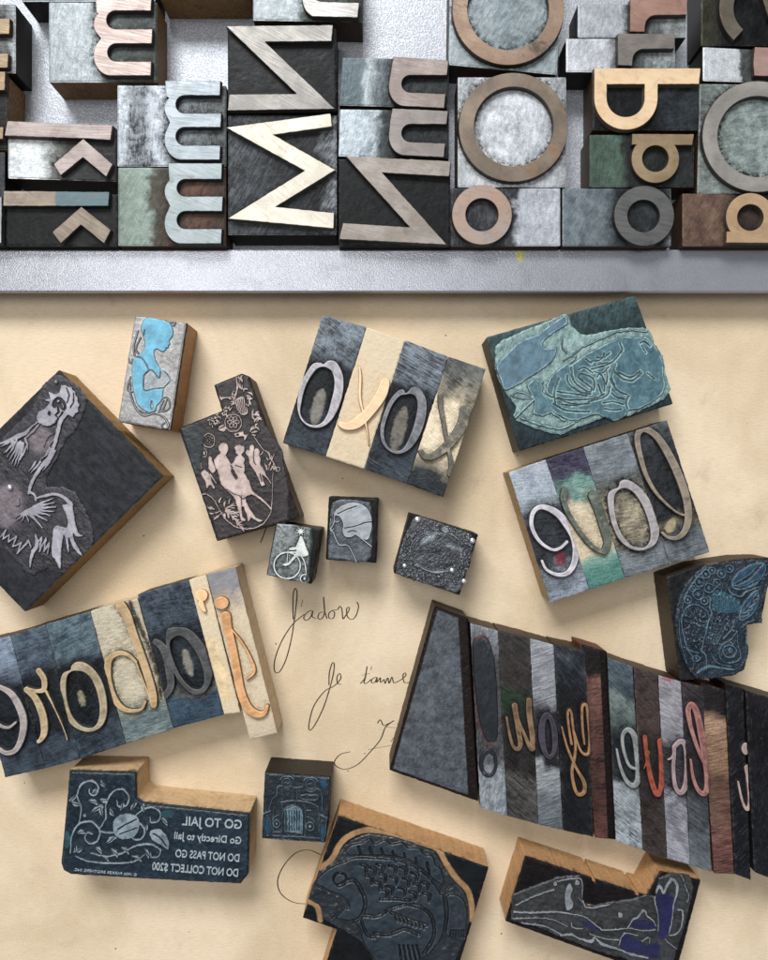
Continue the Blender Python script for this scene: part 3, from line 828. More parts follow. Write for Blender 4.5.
tray_block('tarnished gold b on its side with a deep green shoulder, below the pale b',
    [(589.6,134.6),(694,134.6),(694,187),(589.6,187)],
    [[[(632.3,133.8),(694,134.2),(692.3,145),(673.4,145)] + arc(655.4,159,23.8,23.8,-38,218,40) + [(631.9,144.6)], arc(655.5,158.5,13.3,13.3,0,360,40)[:-1]]],
    [(0.0, H('31473f',1), H('54705f',1)), (0.30, H('374c44',1), H('5c7a68',1)), (0.36, H('1c211f'), H('3a423e')), (1.0, H('1a1e20'), H('414a4e'))],
    m_face('old_gold_letter', H('bd9f72',1), H('9c8158',1), 0.2, 0.3, 0.42), side=dark_side, dirdeg=80, streak=(7,1.3), rough=0.55, metal=0.0)
P1 = [(594.4,68.3),(700.4,68.3),(699,84),(657.7,84)] + arc(626,97.8,31.7,31.8,0,180,30) 
P1h = [(606.7,84),(644.8,84)] + arc(625.75,98,19.05,19,0,180,24)
pb = tray_block('pale peach-gold b lying on its side, the lightest wood letter of the tray',
    [(592.5,72),(699,72),(699,130),(592.5,130)], [[P1, P1h]],
    [(0.0, H('141618'), H('26292c')), (0.6, H('15181b'), H('2c3036')), (0.72, H('242a2f'), H('4a545c')), (1.0, H('1e2428'), H('424c54'))],
    m_face('peach_letter', H('f0ce9c',1), H('e4bc86',1), 0.2, 0.05, 0.5, brush=6, k=0.8), side=dark_side, dirdeg=10)
r1 = [[(630.5,-1),(687.5,-1.5),(686.5,14.6)] + [(656,15)] + arc(656,26,11,11,270,195,6) + [(644.6,31.7),(630,31.5)]]
RB = [(0.0, H('989da6',.85), H('bfc4cc',.9)), (0.42, H('9298a0',.85), H('b8bec6',.9)), (0.47, H('3e4544'), H('6a7270')), (0.6, H('2c302f'), H('585e5c')), (0.85, H('5c6262',1), H('a8aeb0',1)), (1.0, H('7c8284',1), H('c0c6c8',1))]
tray_block('red-copper r on its side by the top edge with a plain silver shoulder',
    [(577.7,4),(686.5,4),(686.5,37.2),(577.7,37.2)], [r1], RB, m_face('red_copper_letter', H('bd8d79',1), H('a4705b',1), 0.2, 0.25, 0.45, stain=H('8a7a6a',1)), side=black_side, dirdeg=85, streak=(3,1.3), halo_k=0.5)
r2 = [[(618,33.3),(675.4,34),(674,48.5),(644,48.8)] + arc(644,60,11.5,11.2,270,195,6) + [(632,65.6),(618,65)]]
tray_block('brownish grey r on its side just under the red-copper r, with the whitest shoulder',
    [(566,38.4),(675,38.4),(675,71.8),(566,71.8)], [r2], [(0.0, H('a8acb4',.9), H('d2d5dc',.95)), (0.38, H('a4a8b0',.9), H('ccd0d6',.92))] + RB[2:], m_face('brown_grey_letter', H('988e86',1), H('786f68',1), 0.2, 0.3, 0.42), side=black_side, dirdeg=85, streak=(3,1.3), halo_k=0.5)
tray_block('salmon letter with a pale silver shoulder, above the big pale grey O',
    [(702.8,46.8),(806,52),(806,84),(702.8,80.6)], [[[(755,46.9),(806,49),(806,77.5),(754.5,75.5),(753.6,62)]]],
    [(0.0, H('b0b4ba',1), H('d0d5da',1)), (0.33, H('aab0b5',1), H('ccd1d6',1)), (0.37, H('3e4444'), H('727876')), (1.0, H('2a2c2c'), H('484c4c'))],
    m_face('salmon_letter', H('cfa596',1), H('b88d7e',1), 0.2, 0.25, 0.45), side=black_side, dirdeg=85, streak=(3,1.3))
cO = arc(762,8,42.6,42.6,131,262,26); cI = arc(762,8,28.4,28.4,262,131,22)
tray_block('dark bronze curved letter cut off by the upper right corner of the picture',
    [(701,-47),(806,-47),(806,45.6),(701,45.6)], [[cO+cI], [[(761,-6),(772,-6),(776,20),(768.5,17)]]],
    [(0.0, H('2e2f22'), H('5a5a44')), (0.16, H('2a2b22'), H('4c4c3c')), (0.24, H('16181a'), H('2c2e32')), (1.0, H('14161a'), H('2e3034'))],
    m_face('dark_bronze_letter', H('8a7d6a',1), H('6a604f',1), 0.2, 0.35, 0.42, stain=H('a07a50',1)), side=black_side, dirdeg=70)
tray_block('big pale grey O at the right picture edge with a teal-white hollow',
    [(699.5,83.5),(815,85),(815,193.3),(697,193.3)], [ring(758,136.5,55.4,40.6)],
    [(0.0, H('565d5a',1), H('858c88',1)), (0.3, H('64736f',1), H('a4b2ae',1)), (0.7, H('6a7a77',1), H('aebcb8',1)), (1.0, H('565d5a'), H('858c88'))],
    m_face('pale_grey_ring_letter', H('c3bcb4',1), H('a49e97',1), 0.2, 0.35, 0.38), dirdeg=10, streak=(5,1.4), halo_k=0.9)
# left edge pieces and the out-of-frame neighbours whose flanks show
gold_leg = m_face('gold_leg_letter', H('c9a877',1), H('a5865a',1), 0.2, 0.25, 0.42)
def leg(x1, y0, y1): return [[(-40, y0), (x1, y0), (x1-0.6, y1), (-40, y1)]]
tray_block('gold-legged letter at the upper left edge with bare metal between its legs',
    [(-92,4),(15.6,4),(15.6,73),(-92,73)], [leg(9.8,18.5,34), leg(8.3,53.5,67.5)],
    [(0.0, H('3a3228'), H('5c4e3c')), (0.9, H('4a4a46'), H('8e9294')), (1.0, H('6a7074',1), H('aab2b6',1))], gold_leg, side=black_side, dirdeg=2)
tray_block('brown-sided block at the left edge with two short gold legs in view',
    [(-98,76.5),(9,76.5),(6.5,149.5),(-98,149.5)], [leg(5.2,71.5,90), leg(3.4,127,139)],
    [(0.0, H('1c1a18'), H('33302c')), (1.0, H('181817'), H('3a3a38'))], gold_leg, side=brown_side, dirdeg=2)
tray_block('dark block at the lower left corner of the tray with one silver leg in view',
    [(-103,152),(4.6,152),(4.6,245.6),(-103,245.6)], [leg(1.8,197,243)],
    [(0.0, H('24262a'), H('44484c')), (1.0, H('2c3034'), H('5a6066'))], m_face('silver_edge_letter', H('c8ccd0',1), H('a2a6aa',1), 0.2, 0.35, 0.4), side=black_side, dirdeg=2)
tray_block('block above the rosy m, only the silver strip of its edge in view',
    [(21.5,-60),(155,-60),(155,1.2),(21.5,1.2)], None, [(0.0, H('7a8488',1), H('aab4b8',1)), (1.0, H('848e92',1), H('b4bec2',1))], None, side=black_side)
tray_block('wooden block right of the rosy m, showing only its grained side at the top edge',
    [(159,-60),(251,-60),(251,-2.5),(159,-2.5)], None, [(0.0, H('7a8488',1), H('aab4b8',1)), (1.0, H('848e92',1), H('b4bec2',1))], None, side=brown_side)
# ---------------------------------------------------------------- script type: words set backwards
def inset(q, d):
    c = np.mean(np.array(q, float), 0); out = []
    for p in q:
        v = np.array(p, float)-c; l = np.hypot(*v); out.append(tuple(c+v*(1-d*1.4/l)))
    return out
def script_block(label, q, art, stops, group, face=None, face2=None, side=None, zt=None, depth=2.0, dirdeg=0, streak=(12, 1.4), sc=70,
                 contrast=(0.39, 0.61), gam=1.06, scratch=0.5, streak_k=0.62, halo=(0.01, 0.012, 0.018, 1), halo_k=0.7, rough=0.45, tint=None, tintc=None, moat=0.35, res=2.2,
                 frough=0.42, fmetal=0.0, name='script_type_block', cat='type block', speck=0.3, warp=0.14, edge=0.5, nr=0.12, spec=0.16, bev=0.4, tbreak=True, wall=None):
    zt = ZT if zt is None else zt
    q = inset(q, 0.45)
    cx = sum(p[0] for p in q)/len(q); cy = sum(p[1] for p in q)/len(q)
    th = thing(name, label, cat, cx, cy, group, 0.0002)
    poly = wobble(rounded(q, 0.9), 3.0, 0.13, int(cx))
    ax = math.atan2(q[1][1]-q[0][1], q[1][0]-q[0][0])
    h = relief(poly, art, zt, depth if art else 0.0, res, edge=edge, rough=nr, nscale=2.5, bevel=bev, bw=1.3, quad=q, zref=zt,
               seed=int(cx*3+cy), moat=moat, tint=tint, angle=ax, tsoft=3.0 if tbreak else 0.5)
    if not art: h['at']['face'] = h['at']['face']*0
    m = m_block(name+'_surface', stops, math.radians(90-dirdeg), streak, contrast, sc, face=face, face2=face2, halo=halo, halo_k=halo_k, rough=rough,
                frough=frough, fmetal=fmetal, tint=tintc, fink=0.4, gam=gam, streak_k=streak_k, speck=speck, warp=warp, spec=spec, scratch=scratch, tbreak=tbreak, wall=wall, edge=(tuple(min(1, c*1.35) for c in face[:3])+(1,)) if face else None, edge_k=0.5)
    V, F, at, mi, sm = body_with_top('body', poly, h, th, None, None, 0.0003)
    if art:
        rf = at['face'][F].mean(1); up = (rf > 0.5) & (mi == 0)
        V1, F1, a1 = sub(V, F, at, ~up); mesh_obj('body', V1, F1, [m, side or dark_side], th, mi[~up], sm[~up], a1)
        V2, F2, a2 = sub(V, F, at, up); mesh_obj('letter', V2, F2, [m], th, None, np.ones(len(F2), bool), a2)
    else:
        mesh_obj('body', V, F, [m, side or dark_side], th, mi, sm, at)
    return th

cream_side = m_wood('pale_maple_side', H('bfa078',1), H('e2c9a0',1), grime=0.2)
tan_side = m_wood('tan_wood_side', H('94744a',1), H('c6a471',1), grime=0.3)
orange_side = m_wood('orange_wood_side', H('a0703e',1), H('d3a670',1), grime=0.25)
red_side = m_wood('reddish_wood_side', H('4a2218'), H('8a4a30'), grime=0.4)
NAVY = [(0.0, H('1c242d'), H('98a7b5')), (0.28, H('1d262f'), H('8b9aa8')), (0.35, H('0b0e12'), H('23292f')), (0.68, H('0b0e13'), H('242b32')), (0.76, H('121a24'), H('3f4d5b')), (1.0, H('0f1720'), H('4a5866'))]
CREAM = [(0.0, H('d8bd8f'), H('f2ddb3')), (1.0, H('d4b888'), H('eed8ad'))]
XA = Crop(275, 305, 6); XB = Crop(370, 330, 5.65)
GX_ = 'script blocks spelling xoxo backwards'
x1 = A(XA.P((275,345),(230,350),(190,400),(155,470),(135,560),(133,620),(150,680),(185,720),(235,738),(290,730),(340,690),(380,620),(405,540),(412,470),(405,410),(375,350),(345,332),(315,335),(290,354))) + \
     D(XA.P((290,372),(255,382),(215,430),(180,500),(160,580),(152,640),(165,680),(200,712),(245,720),(285,700),(315,650),(335,580),(352,510),(355,450),(340,400),(315,380)))
script_block('navy inked block with a raised lilac-white o, leftmost of the xoxo row',
    [(322.5,313.3),(366.7,325.8),(325.3,456.7),(281.7,443.3)], x1, NAVY, GX_, face=H('bdb8be',1), face2=H('8d8a92',1), dirdeg=-38, streak=(16,1.2), halo=H('0b0e12'), tint=A(XA.C(255,610,42,120,14)), tintc=H('8d8a80'))
x2 = A(XA.P((378,722),(420,750),(490,745),(548,706),(615,630),(664,560),(688,490),(682,446),(640,446),(610,515),(560,598),(500,660),(440,702),(388,698)),
       XA.S([(508,380),(512,440),(510,560),(538,680),(553,760),(563,840)], [13,18,17,14,11,6]))
script_block('unused cream maple block with a pale uninked x, between two navy o blocks',
    [(366.7,325.8),(405.4,338.8),(364,469.3),(325.3,456.7)], x2, CREAM, GX_, face=H('e9cba4',1), face2=H('dbb890',1), side=cream_side, dirdeg=-20, streak=(9,1.0), halo=H('cda878',1), halo_k=0.5, rough=0.6, speck=0.1, contrast=(0.15,0.8), scratch=0.05, wall=H('b88a58'))
x3 = A(XB.P((205,355),(190,335),(155,345),(110,400),(75,480),(58,550),(62,620),(90,670),(140,700),(190,695),(240,660),(285,590),(315,500),(322,420),(310,370),(280,330),(240,322))) + \
     D(XB.P((205,366),(170,374),(130,420),(100,490),(82,560),(85,620),(110,665),(150,682),(190,665),(225,600),(250,530),(265,460),(268,410),(255,375),(230,362)))
script_block('navy inked block with a raised dark grey o, third of the xoxo row',
    [(405.4,338.8),(448.8,355.3),(407,484.3),(364,469.3)], x3, NAVY, GX_, face=H('84848a',1), face2=H('5c5d63',1), dirdeg=-30, streak=(14,1.2), tint=A(XB.C(165,560,42,140,14)), tintc=H('817c70'))
x4 = A(XB.S([(398,375),(400,430),(420,540),(435,630),(450,700),(460,770),(452,815)], [30,28,24,24,24,28,32]),
       XB.S([(545,455),(530,520),(490,590),(430,660),(360,712),(310,715),(288,688)], [74,68,60,52,42,32,26]))
script_block('worn cream block with black-inked ends and a grey x, rightmost of the xoxo row',
    [(448.8,355.3),(486.8,368),(443.5,498),(407,484.3)], x4,
    [(0.0, H('1c2126'), H('6d7476')), (0.14, H('2a2e30'), H('8c8c80')), (0.26, H('6d675a'), H('c9b996')), (0.34, H('c8b28a',1), H('ecdab4',1)), (0.70, H('c8b28a',1), H('ecdab4',1)), (0.80, H('5a5648'), H('d2c09a')), (0.88, H('14181c'), H('3e484e')), (1.0, H('10151a'), H('3a444c'))],
    GX_, face=H('6f6b62',1), face2=H('4a4a44',1), dirdeg=-40, streak=(16,1.2), halo=H('6d5f48'), halo_k=0.5, side=dark_side)

# love
LA = Crop(495, 430, 5.336); LE = Crop(600, 415, 5.19)
GL = 'script blocks spelling love backwards'
script_block('block with a white e, pale blue streaks at its top and a tan left side',
    [(509,471.6),(546.5,458.7),(591,590.8),(551,603.5)],
    A(LA.S([(252,700),(275,745),(330,772),(385,765),(420,720),(432,650),(425,580),(395,520),(345,455),(290,420),(240,412),(205,440),(195,500),(215,560),(255,610),(310,640),(350,630),(385,598)],
            [16,18,22,28,34,36,40,42,40,34,28,26,24,22,20,18,18,18])),
    [(0.0, H('8492a2'), H('c2cedc')), (0.26, H('7c8a9c'), H('b9c7d6')), (0.34, H('23282c'), H('7f8a92')), (0.42, H('14171a'), H('3a4046')), (0.72, H('1a1d22'), H('4a4f58')), (0.8, H('5c6672'), H('98a4b4')), (1.0, H('5a6672'), H('a0adbe'))],
    GL, face=H('cac5cb',1), face2=H('a09ca4',1), side=tan_side, dirdeg=5, streak=(12,1.2), tint=A(LA.C(350,690,36,46)), tintc=H('7a2a3a'))
script_block('cream block with a grey-green v and teal and purple paint at its ends',
    [(546.5,458.7),(584,446.5),(626.6,579.2),(591,590.8)],
    A(('S', catmull([(564.9,491,7.5),(563.6,499,6.6),(567.2,510.6,5.6),(575.8,525.6,5.2),(585.2,538.7,5.2),(594.3,548,5),(603,552,5)], False, 5)),
      ('S', catmull([(594,496,11),(600,511,10.5),(605.5,530,9.5),(608,543,8),(604,552,6)], False, 5))),
    [(0.0, H('1c1730'), H('4a4468')), (0.16, H('221d38'), H('5a5a78')), (0.22, H('1f6a66'), H('7ab0a6')), (0.34, H('2f7a74'), H('a8c8b4')), (0.40, H('cdb68c'), H('ecdab2')), (0.75, H('d0b98e'), H('ecdab0')), (0.80, H('4a9284'), H('9fc6b2')), (0.88, H('1d7468'), H('52a090')), (1.0, H('1c6a62'), H('4a9488'))],
    GL, face=H('5f665e',1), face2=H('444a44',1), dirdeg=10, halo=H('6a6450'), halo_k=0.55, tint=A(LA.C(400,370,10,26)), tintc=H('b0405a'), warp=0.1)
script_block('grey block with a lilac-grey o round a stained cream hollow',
    [(584,446.5),(628.9,432.3),(671.3,565.3),(626.6,579.2)],
    A(LE.P((95,375),(60,390),(40,420),(45,490),(60,560),(95,640),(140,685),(190,705),(240,700),(290,670),(310,610),(305,560),(280,480),(240,410),(190,360),(140,335),(105,345))) +
    D(LE.P((105,387),(80,412),(75,460),(85,540),(110,610),(150,665),(190,685),(235,685),(260,650),(262,600),(245,530),(215,460),(175,404),(135,382))),
    [(0.0, H('5a646c'), H('98a4ac')), (0.24, H('56606a'), H('949fa8')), (0.30, H('3a4044'), H('7c827e')), (0.42, H('565648'), H('a89c7c')), (0.55, H('6d6450'), H('cdbd98')), (0.75, H('60594a'), H('c2b28e')), (0.82, H('4c5458'), H('8e979c')), (1.0, H('454f58'), H('8a96a0'))],
    GL, face=H('a8a2a4',1), face2=H('7f7b7c',1), dirdeg=12, halo=H('171614'), halo_k=0.9, streak=(10,1.3))
script_block('dark block with a tall brown-grey looped l, rightmost of love beside bare paper',
    [(628.9,432.3),(668.4,419.2),(711.8,552.8),(671.3,565.3)],
    A(LE.S([(325,612),(355,635),(400,638),(440,605),(460,540),(455,460),(435,380),(400,290),(350,190),(295,110),(240,75),(205,85),(195,130),(210,210),(240,310),(290,400),(350,465),(400,505),(435,520)],
            [16,20,26,34,40,42,44,44,42,38,34,34,32,28,24,20,16,14,14])),
    [(0.0, H('2a2e34'), H('6c747c')), (0.2, H('15181c'), H('3c4248')), (0.65, H('15171b'), H('3a3e44')), (0.72, H('4a453a'), H('8f8468')), (0.8, H('363c42'), H('6e777e')), (1.0, H('434d56'), H('87929a'))],
    GL, face=H('8f8272',1), face2=H('6b6259',1), dirdeg=15, halo=H('101112'), streak=(9,1.4), tint=A(LE.C(375,575,30,45,20)), tintc=H('bba982'))

# j'adore
JG = Crop(0, 590, 4.927); JH = Crop(90, 580, 5.336); JI = Crop(180, 555, 5.052)
GJ = "script blocks spelling j'adore backwards"
BLU = [(0.0, H('20303f'), H('61788c')), (0.27, H('1d2b39'), H('5a7084')), (0.35, H('0b0f14'), H('20282f')), (0.72, H('0b1015'), H('222c35')), (0.8, H('14212d'), H('3c4f60')), (1.0, H('17242f'), H('485b6c'))]
script_block('blue-black block with a pinkish grey e, cut by the left picture edge',
    [(-33,646),(8.1,635.8),(43.8,770.5),(3,779.8)],
    A(JG.S([(-5,786),(30,805),(75,790),(105,730),(115,650),(95,580),(60,520),(20,490),(-20,480),(-50,520),(-60,580),(-40,640),(0,670),(40,680),(75,655)],
            [22,24,28,34,38,38,34,28,24,24,22,20,18,16,14])),
    [(0.0, H('4a6280'), H('a2b6cc')), (0.2, H('445c78'), H('98acc4'))] + BLU[2:], GJ, face=H('aaa09c',1), face2=H('857d7b',1), dirdeg=18, streak=(14,1.0))
script_block('narrow blue-black block with a tan two-part r, second from the left picture edge',
    [(8.1,635.8),(43.8,624.4),(78.2,761.3),(43.8,770.5)],
    A(JG.S([(190,400),(215,440),(215,490),(180,500),(130,490)], [30,30,28,20,22]), JG.S([(130,492),(170,530),(200,590),(215,650),(215,710),(190,748),(165,745)], [30,34,38,38,34,20,14]),
      JG.S([(225,500),(265,580),(310,680),(330,740)], [14,8,6,6])),
    BLU, GJ, face=H('c0ab88',1), face2=H('9c8763',1), dirdeg=22, streak=(13,1.0))
script_block("teal-blue block with a tan o ring, right of the r in the j'adore row",
    [(43.8,624.4),(88.5,611.2),(124.8,746),(78.2,761.3)],
    A(JG.P((345,395),(310,410),(295,460),(300,540),(320,610),(350,665),(400,695),(450,700),(500,675),(525,620),(525,540),(505,460),(470,400),(420,360),(375,355),(350,375))) +
    D(JG.P((350,405),(330,430),(325,500),(335,570),(360,630),(400,670),(450,680),(480,650),(490,590),(480,520),(455,450),(420,410),(380,400))),
    [(0.0, H('2c4452'), H('6e8c9a')), (0.27, H('283e4c'), H('688492'))] + BLU[2:], GJ, face=H('ac9c80',1), face2=H('877a62',1), dirdeg=25, streak=(9,1.0), tint=A(JG.C(395,540,20,45,-15)), tintc=H('a8a284'))
script_block('cream block stained blue-green at its foot with a tall tan d',
    [(88.5,611.2),(136,598.2),(172.6,731.4),(124.8,746)],
    A(JH.S([(165,145),(195,190),(230,290),(270,400),(310,520),(335,610),(340,668)], [60,50,44,44,44,42,36]),
      JH.S([(245,440),(200,400),(150,392),(105,420),(92,480),(98,550),(125,630),(170,685),(225,700),(275,690),(295,652)], [16,22,30,36,40,40,38,30,22,16,14]),
      JH.S([(245,440),(275,520),(310,610),(325,660)], 10)),
    [(0.0, H('b3a688'), H('e2d5b4')), (0.7, H('b8aa8a'), H('e0d2ae')), (0.78, H('6a7670'), H('b4b49c')), (0.86, H('3d5560'), H('7f9294')), (1.0, H('4a5e64'), H('8fa09c'))],
    GJ, face=H('bfa176',1), face2=H('9a8058',1), dirdeg=15, halo=H('3a3428'), halo_k=0.55, side=cream_side, tint=A(JH.S([(205,110),(240,210),(285,310),(335,440),(365,560),(372,640)], [22,36,30,32,30,26])), tintc=H('14181c'))
aq = [(136,594.5),(187.6,579.8),(223.5,716.4),(172.8,730.2)]
script_block('deep blue ridged block with a black-grey a, set higher than the d beside it',
    aq, A(JH.S([(350,330),(385,360),(410,420),(425,500),(430,570),(400,620)], [36,44,44,44,40,36]),
    PX.P((166,631.5),(170,628),(177,627),(190,629.5),(203,643.7),(212,665),(211,682),(204,693),(194,695),(183,687),(172.5,671),(166.5,650))) + D(PX.P((171.5,640),(180,636),(189,643),(199,659),(204,677),(201,688),(192,688),(182,678),(174,662),(170,648))),
    [(0.0, H('18242f'), H('52677a')), (0.30, H('18242f'), H('4e6376')), (0.34, H('10161e'), H('2e3c4a')), (0.72, H('0e141c'), H('36424c')), (0.78, H('4a4c44'), H('8a8c80')), (0.82, H('1a3346'), H('3c6078')), (1.0, H('182f42'), H('385a72'))],
    GJ, face=H('5a5a5a',1), face2=H('3c3d3f',1), dirdeg=12, streak=(18,0.8), halo=H('0c0d0f'), tint=A(PX.C(187,664,5,15,-15)), tintc=H('9a968a'), contrast=(0.4,0.6))
script_block('narrow cream strip with a peach apostrophe dot, between the a and the j',
    [(187.6,579.8),(204.9,574.6),(239.6,714.3),(223.5,716.4)],
    A(JI.C(108,205,32), JI.S([(105,245),(118,275),(128,285)], [30,22,10])), CREAM, GJ, face=H('efc190',1), face2=H('e2ae78',1), side=cream_side, dirdeg=-70, streak=(8,1.2), halo=H('d0ac7c',1), halo_k=0.4, rough=0.6, speck=0.12, contrast=(0.15,0.8), scratch=0.05, wall=H('b88a58'), tint=A(JI.S([(150,440),(190,560),(230,720)], [50,60,60])), tintc=H('dcc294',1))
script_block("cream block with an orange-tan j and a grey top end",
    [(205.2,574.2),(234.4,566.9),(277,735),(249.3,742)],
    A(JI.C(208,243,38,33), JI.S([(230,312),(240,370),(265,470),(285,580),(305,690),(340,770),(385,805),(425,800),(440,765)], [54,46,42,44,46,44,40,26,18]),
      JI.S([(255,370),(310,440),(355,520),(375,590),(335,630)], [8,12,14,16,8])),
    [(0.0, H('6f7078'), H('a8a8ae')), (0.1, H('7c7a80'), H('b2aeb0')), (0.18, H('b0a18e'), H('dccaae')), (0.26, H('d2b98e'), H('efdcb4')), (0.85, H('d0b68a'), H('eed9b0')), (1.0, H('b8a688'), H('dccaa8'))],
    GJ, face=H('dda670',1), face2=H('b9834f',1), side=cream_side, dirdeg=20, halo=H('a88a60'), halo_k=0.5, rough=0.6, speck=0.12, contrast=(0.2,0.8), scratch=0.1, wall=H('5c3f22'))

# i love you!
KJ = Crop(380, 590, 4.575); KK = Crop(465, 615, 4.177); KL = Crop(585, 640, 3.915); KM = Crop(700, 670, 4.368)
GY = 'blocks and spacers spelling i love you backwards'
WEDGE = [(0.0, H('2a3037'), H('7f8994')), (1.0, H('262c33'), H('78828e'))]
def edged(t): return t
script_block('large blue-black wooden wedge tapered to the top, left of the exclamation mark',
    [(434.6,605.3),(467.8,617.5),(478.5,802.5),(389,771)], None, WEDGE, GY, name='wooden_wedge', cat='wedge', side=dark_side, dirdeg=70, streak=(7,1.6), sc=110, contrast=(0.28,0.8), tbreak=False, scratch=0.3, streak_k=0.25,
    tint=A(PX.S([(436,606),(390,770),(478,801)], [5,5,5], smooth=False), PX.S([(434,606),(466,618)], [5,5], smooth=False), PX.S([(464,618),(474,801)], [12,11], smooth=False)), tintc=H('1c1210'), zt=ZT-0.0004, bev=0.9)
GREYT = [(0.0, H('5a626a'), H('a2acb6')), (0.1, H('4a5056'), H('8d969e')), (0.16, H('1b1e22'), H('4a5056')), (0.68, H('202428'), H('565c62')), (0.76, H('59636b'), H('9aa6b0')), (1.0, H('6b7780'), H('b2bec8'))]
script_block('grey metal-faced block with a dark red-edged exclamation mark, right of the wedge',
    [(470.3,622.8),(498.2,630.6),(507.6,817.6),(480.6,809)],
    A(KK.P((35,110),(60,88),(95,100),(120,180),(132,300),(136,500),(110,528),(85,515),(60,430),(42,300),(35,180)), KK.C(98,620,38,60)) + D(KK.C(100,622,24,44)) ,
    GREYT, GY, face=H('1c2127',1), face2=H('12161b',1), depth=0.9, dirdeg=75, halo=H('4a2a2e'), halo_k=0.45, streak=(7,1.4), tint=A(KK.S([(40,115),(62,92),(92,98),(108,125)],[10,16,14,8]), KK.S([(38,280),(52,420),(78,512),(108,545),(128,540)],[6,10,14,20,12])), tintc=H('5e2a2e'), frough=0.3, spec=0.4)
script_block('brown-black block with a tan u over a green smear, right of the exclamation mark',
    [(498.4,630),(530.4,638),(539.3,827),(507.7,818.4)],
    A(KK.S([(175,430),(185,490),(200,545),(220,562),(232,540),(222,470),(208,380)], [12,14,16,18,22,24,26]),
      KK.S([(222,430),(245,490),(270,550),(285,555),(282,500),(270,420),(268,358)], [10,14,20,26,26,26,26])),
    [(0.0, H('2a2828'), H('4f4a48')), (0.28, H('241f1e'), H('463e3c')), (0.36, H('13301c'), H('2a4a2e')), (0.5, H('161815'), H('302e28')), (0.72, H('1a1818'), H('3a3634')), (0.8, H('28292a'), H('6a6460')), (1.0, H('26282a'), H('605c5a'))],
    GY, face=H('83694f',1), face2=H('57422f',1), dirdeg=-40, streak=(14,1.2))
script_block('light grey block with a black-purple o, between the tan u and the tan y',
    [(530.6,638.4),(554.4,645),(563.8,832.6),(539.5,827.3)],
    A(KK.C(348,505,42,100,-4)) + D(KK.C(350,510,13,74,-4)),
    [(0.0, H('7c8088'), H('b2b6be')), (0.3, H('74787f'), H('a8acb4')), (0.36, H('26242a'), H('4a484e')), (0.62, H('1c1a1e'), H('3c3a40')), (0.68, H('767c82'), H('b0b6bc')), (0.8, H('6c7278'), H('a6acb4')), (0.84, H('48525a'), H('808a92')), (1.0, H('48525a'), H('7c868e'))],
    GY, face=H('45404a',1), face2=H('2e2a32',1), dirdeg=20, streak=(10,1.3), halo_k=0.9)
script_block('black block with a thin tan looped y and white scratches near its top',
    [(554.6,644.3),(586,651),(594.6,839.6),(564,832.8)],
    A(KK.S([(405,470),(430,560),(465,640),(498,700),(498,742),(472,750),(455,710),(448,650),(460,590),(462,540),(452,470),(445,410),(436,398),(430,420),(436,480),(446,540)], [9,12,14,18,18,16,16,14,13,12,12,12,12,12,12,12]),
      KK.S([(455,480),(480,560),(500,583),(518,575),(522,520),(516,440),(510,385),(498,375),(490,395),(492,470),(500,540)], [8,12,14,14,14,14,14,14,13,12,10])),
    [(0.0, H('1f262e'), H('4f5a66')), (0.1, H('1c222a'), H('5d6872')), (0.24, H('14171b'), H('2e343a')), (1.0, H('15161c'), H('2b2c34'))],
    GY, face=H('9a7450',1), face2=H('6c4e34',1), dirdeg=-50, streak=(18,1.0), halo=H('1c1015'), contrast=(0.45,0.66))
script_block('lower reddish-brown wood spacer, between the y and the first e of the row',
    [(580,643),(607,651),(615.8,840.5),(595.2,838.5)], None,
    [(0.0, H('141012'), H('2a2224')), (0.14, H('161012'), H('2c2222')), (0.18, H('4a2a22'), H('8a5644')), (0.5, H('33191a'), H('6c3e34')), (0.75, H('2a1414'), H('5c342c')), (1.0, H('381616'), H('70382f'))],
    GY, name='wooden_spacer', cat='spacer', zt=0.0195, side=red_side, dirdeg=8, streak=(12,1.4), tint=A(PX.S([(604,652),(612.5,840)], [9,9], smooth=False)), tintc=H('140c0c'), tbreak=False, warp=0.05, scratch=0.1)
script_block('teal-topped block with a light grey e and a chalky grey foot',
    [(608.5,657.9),(634,666.8),(644.3,853.3),(617,843.5)],
    A(KL.S([(125,430),(140,500),(165,555),(195,570),(212,530),(208,450),(195,380),(170,352),(148,375),(152,430),(172,490),(195,505)], [10,14,18,22,28,30,26,20,16,14,14,12])),
    [(0.0, H('2a3a44'), H('5c7280')), (0.16, H('2a3842'), H('566a76')), (0.20, H('4a5c5c'), H('90a09c')), (0.34, H('2a3c3a'), H('607470')), (0.42, H('121617'), H('2c3436')), (0.64, H('181b1e'), H('3c4246')), (0.68, H('6c777e'), H('b4c0c8')), (0.8, H('50585f'), H('b0bcc4')), (1.0, H('39424a'), H('bcc8d0'))],
    GY, face=H('8e9290',1), face2=H('656968',1), dirdeg=-40, streak=(12,1.4), warp=0.08)
script_block('dark brown block with an orange-red v',
    [(634.8,667.3),(659,674.7),(668.8,862.2),(644.6,853.3)],
    A(KL.S([(235,380),(243,450),(258,540),(278,600),(292,606)], [18,18,22,22,16]), KL.S([(296,398),(302,470),(302,550),(292,606)], [26,26,24,16]), KL.S([(232,505),(245,470),(250,440)], [6,10,12])),
    [(0.0, H('2c2222'), H('564644')), (0.3, H('2e2220'), H('5a4640')), (0.5, H('1c1614'), H('382c28')), (1.0, H('2a2220'), H('564844'))],
    GY, face=H('9c4e3a',1), face2=H('662e22',1), dirdeg=-45, streak=(16,1.0), tint=A(KL.C(258,440,14,60)), tintc=H('23301f'))
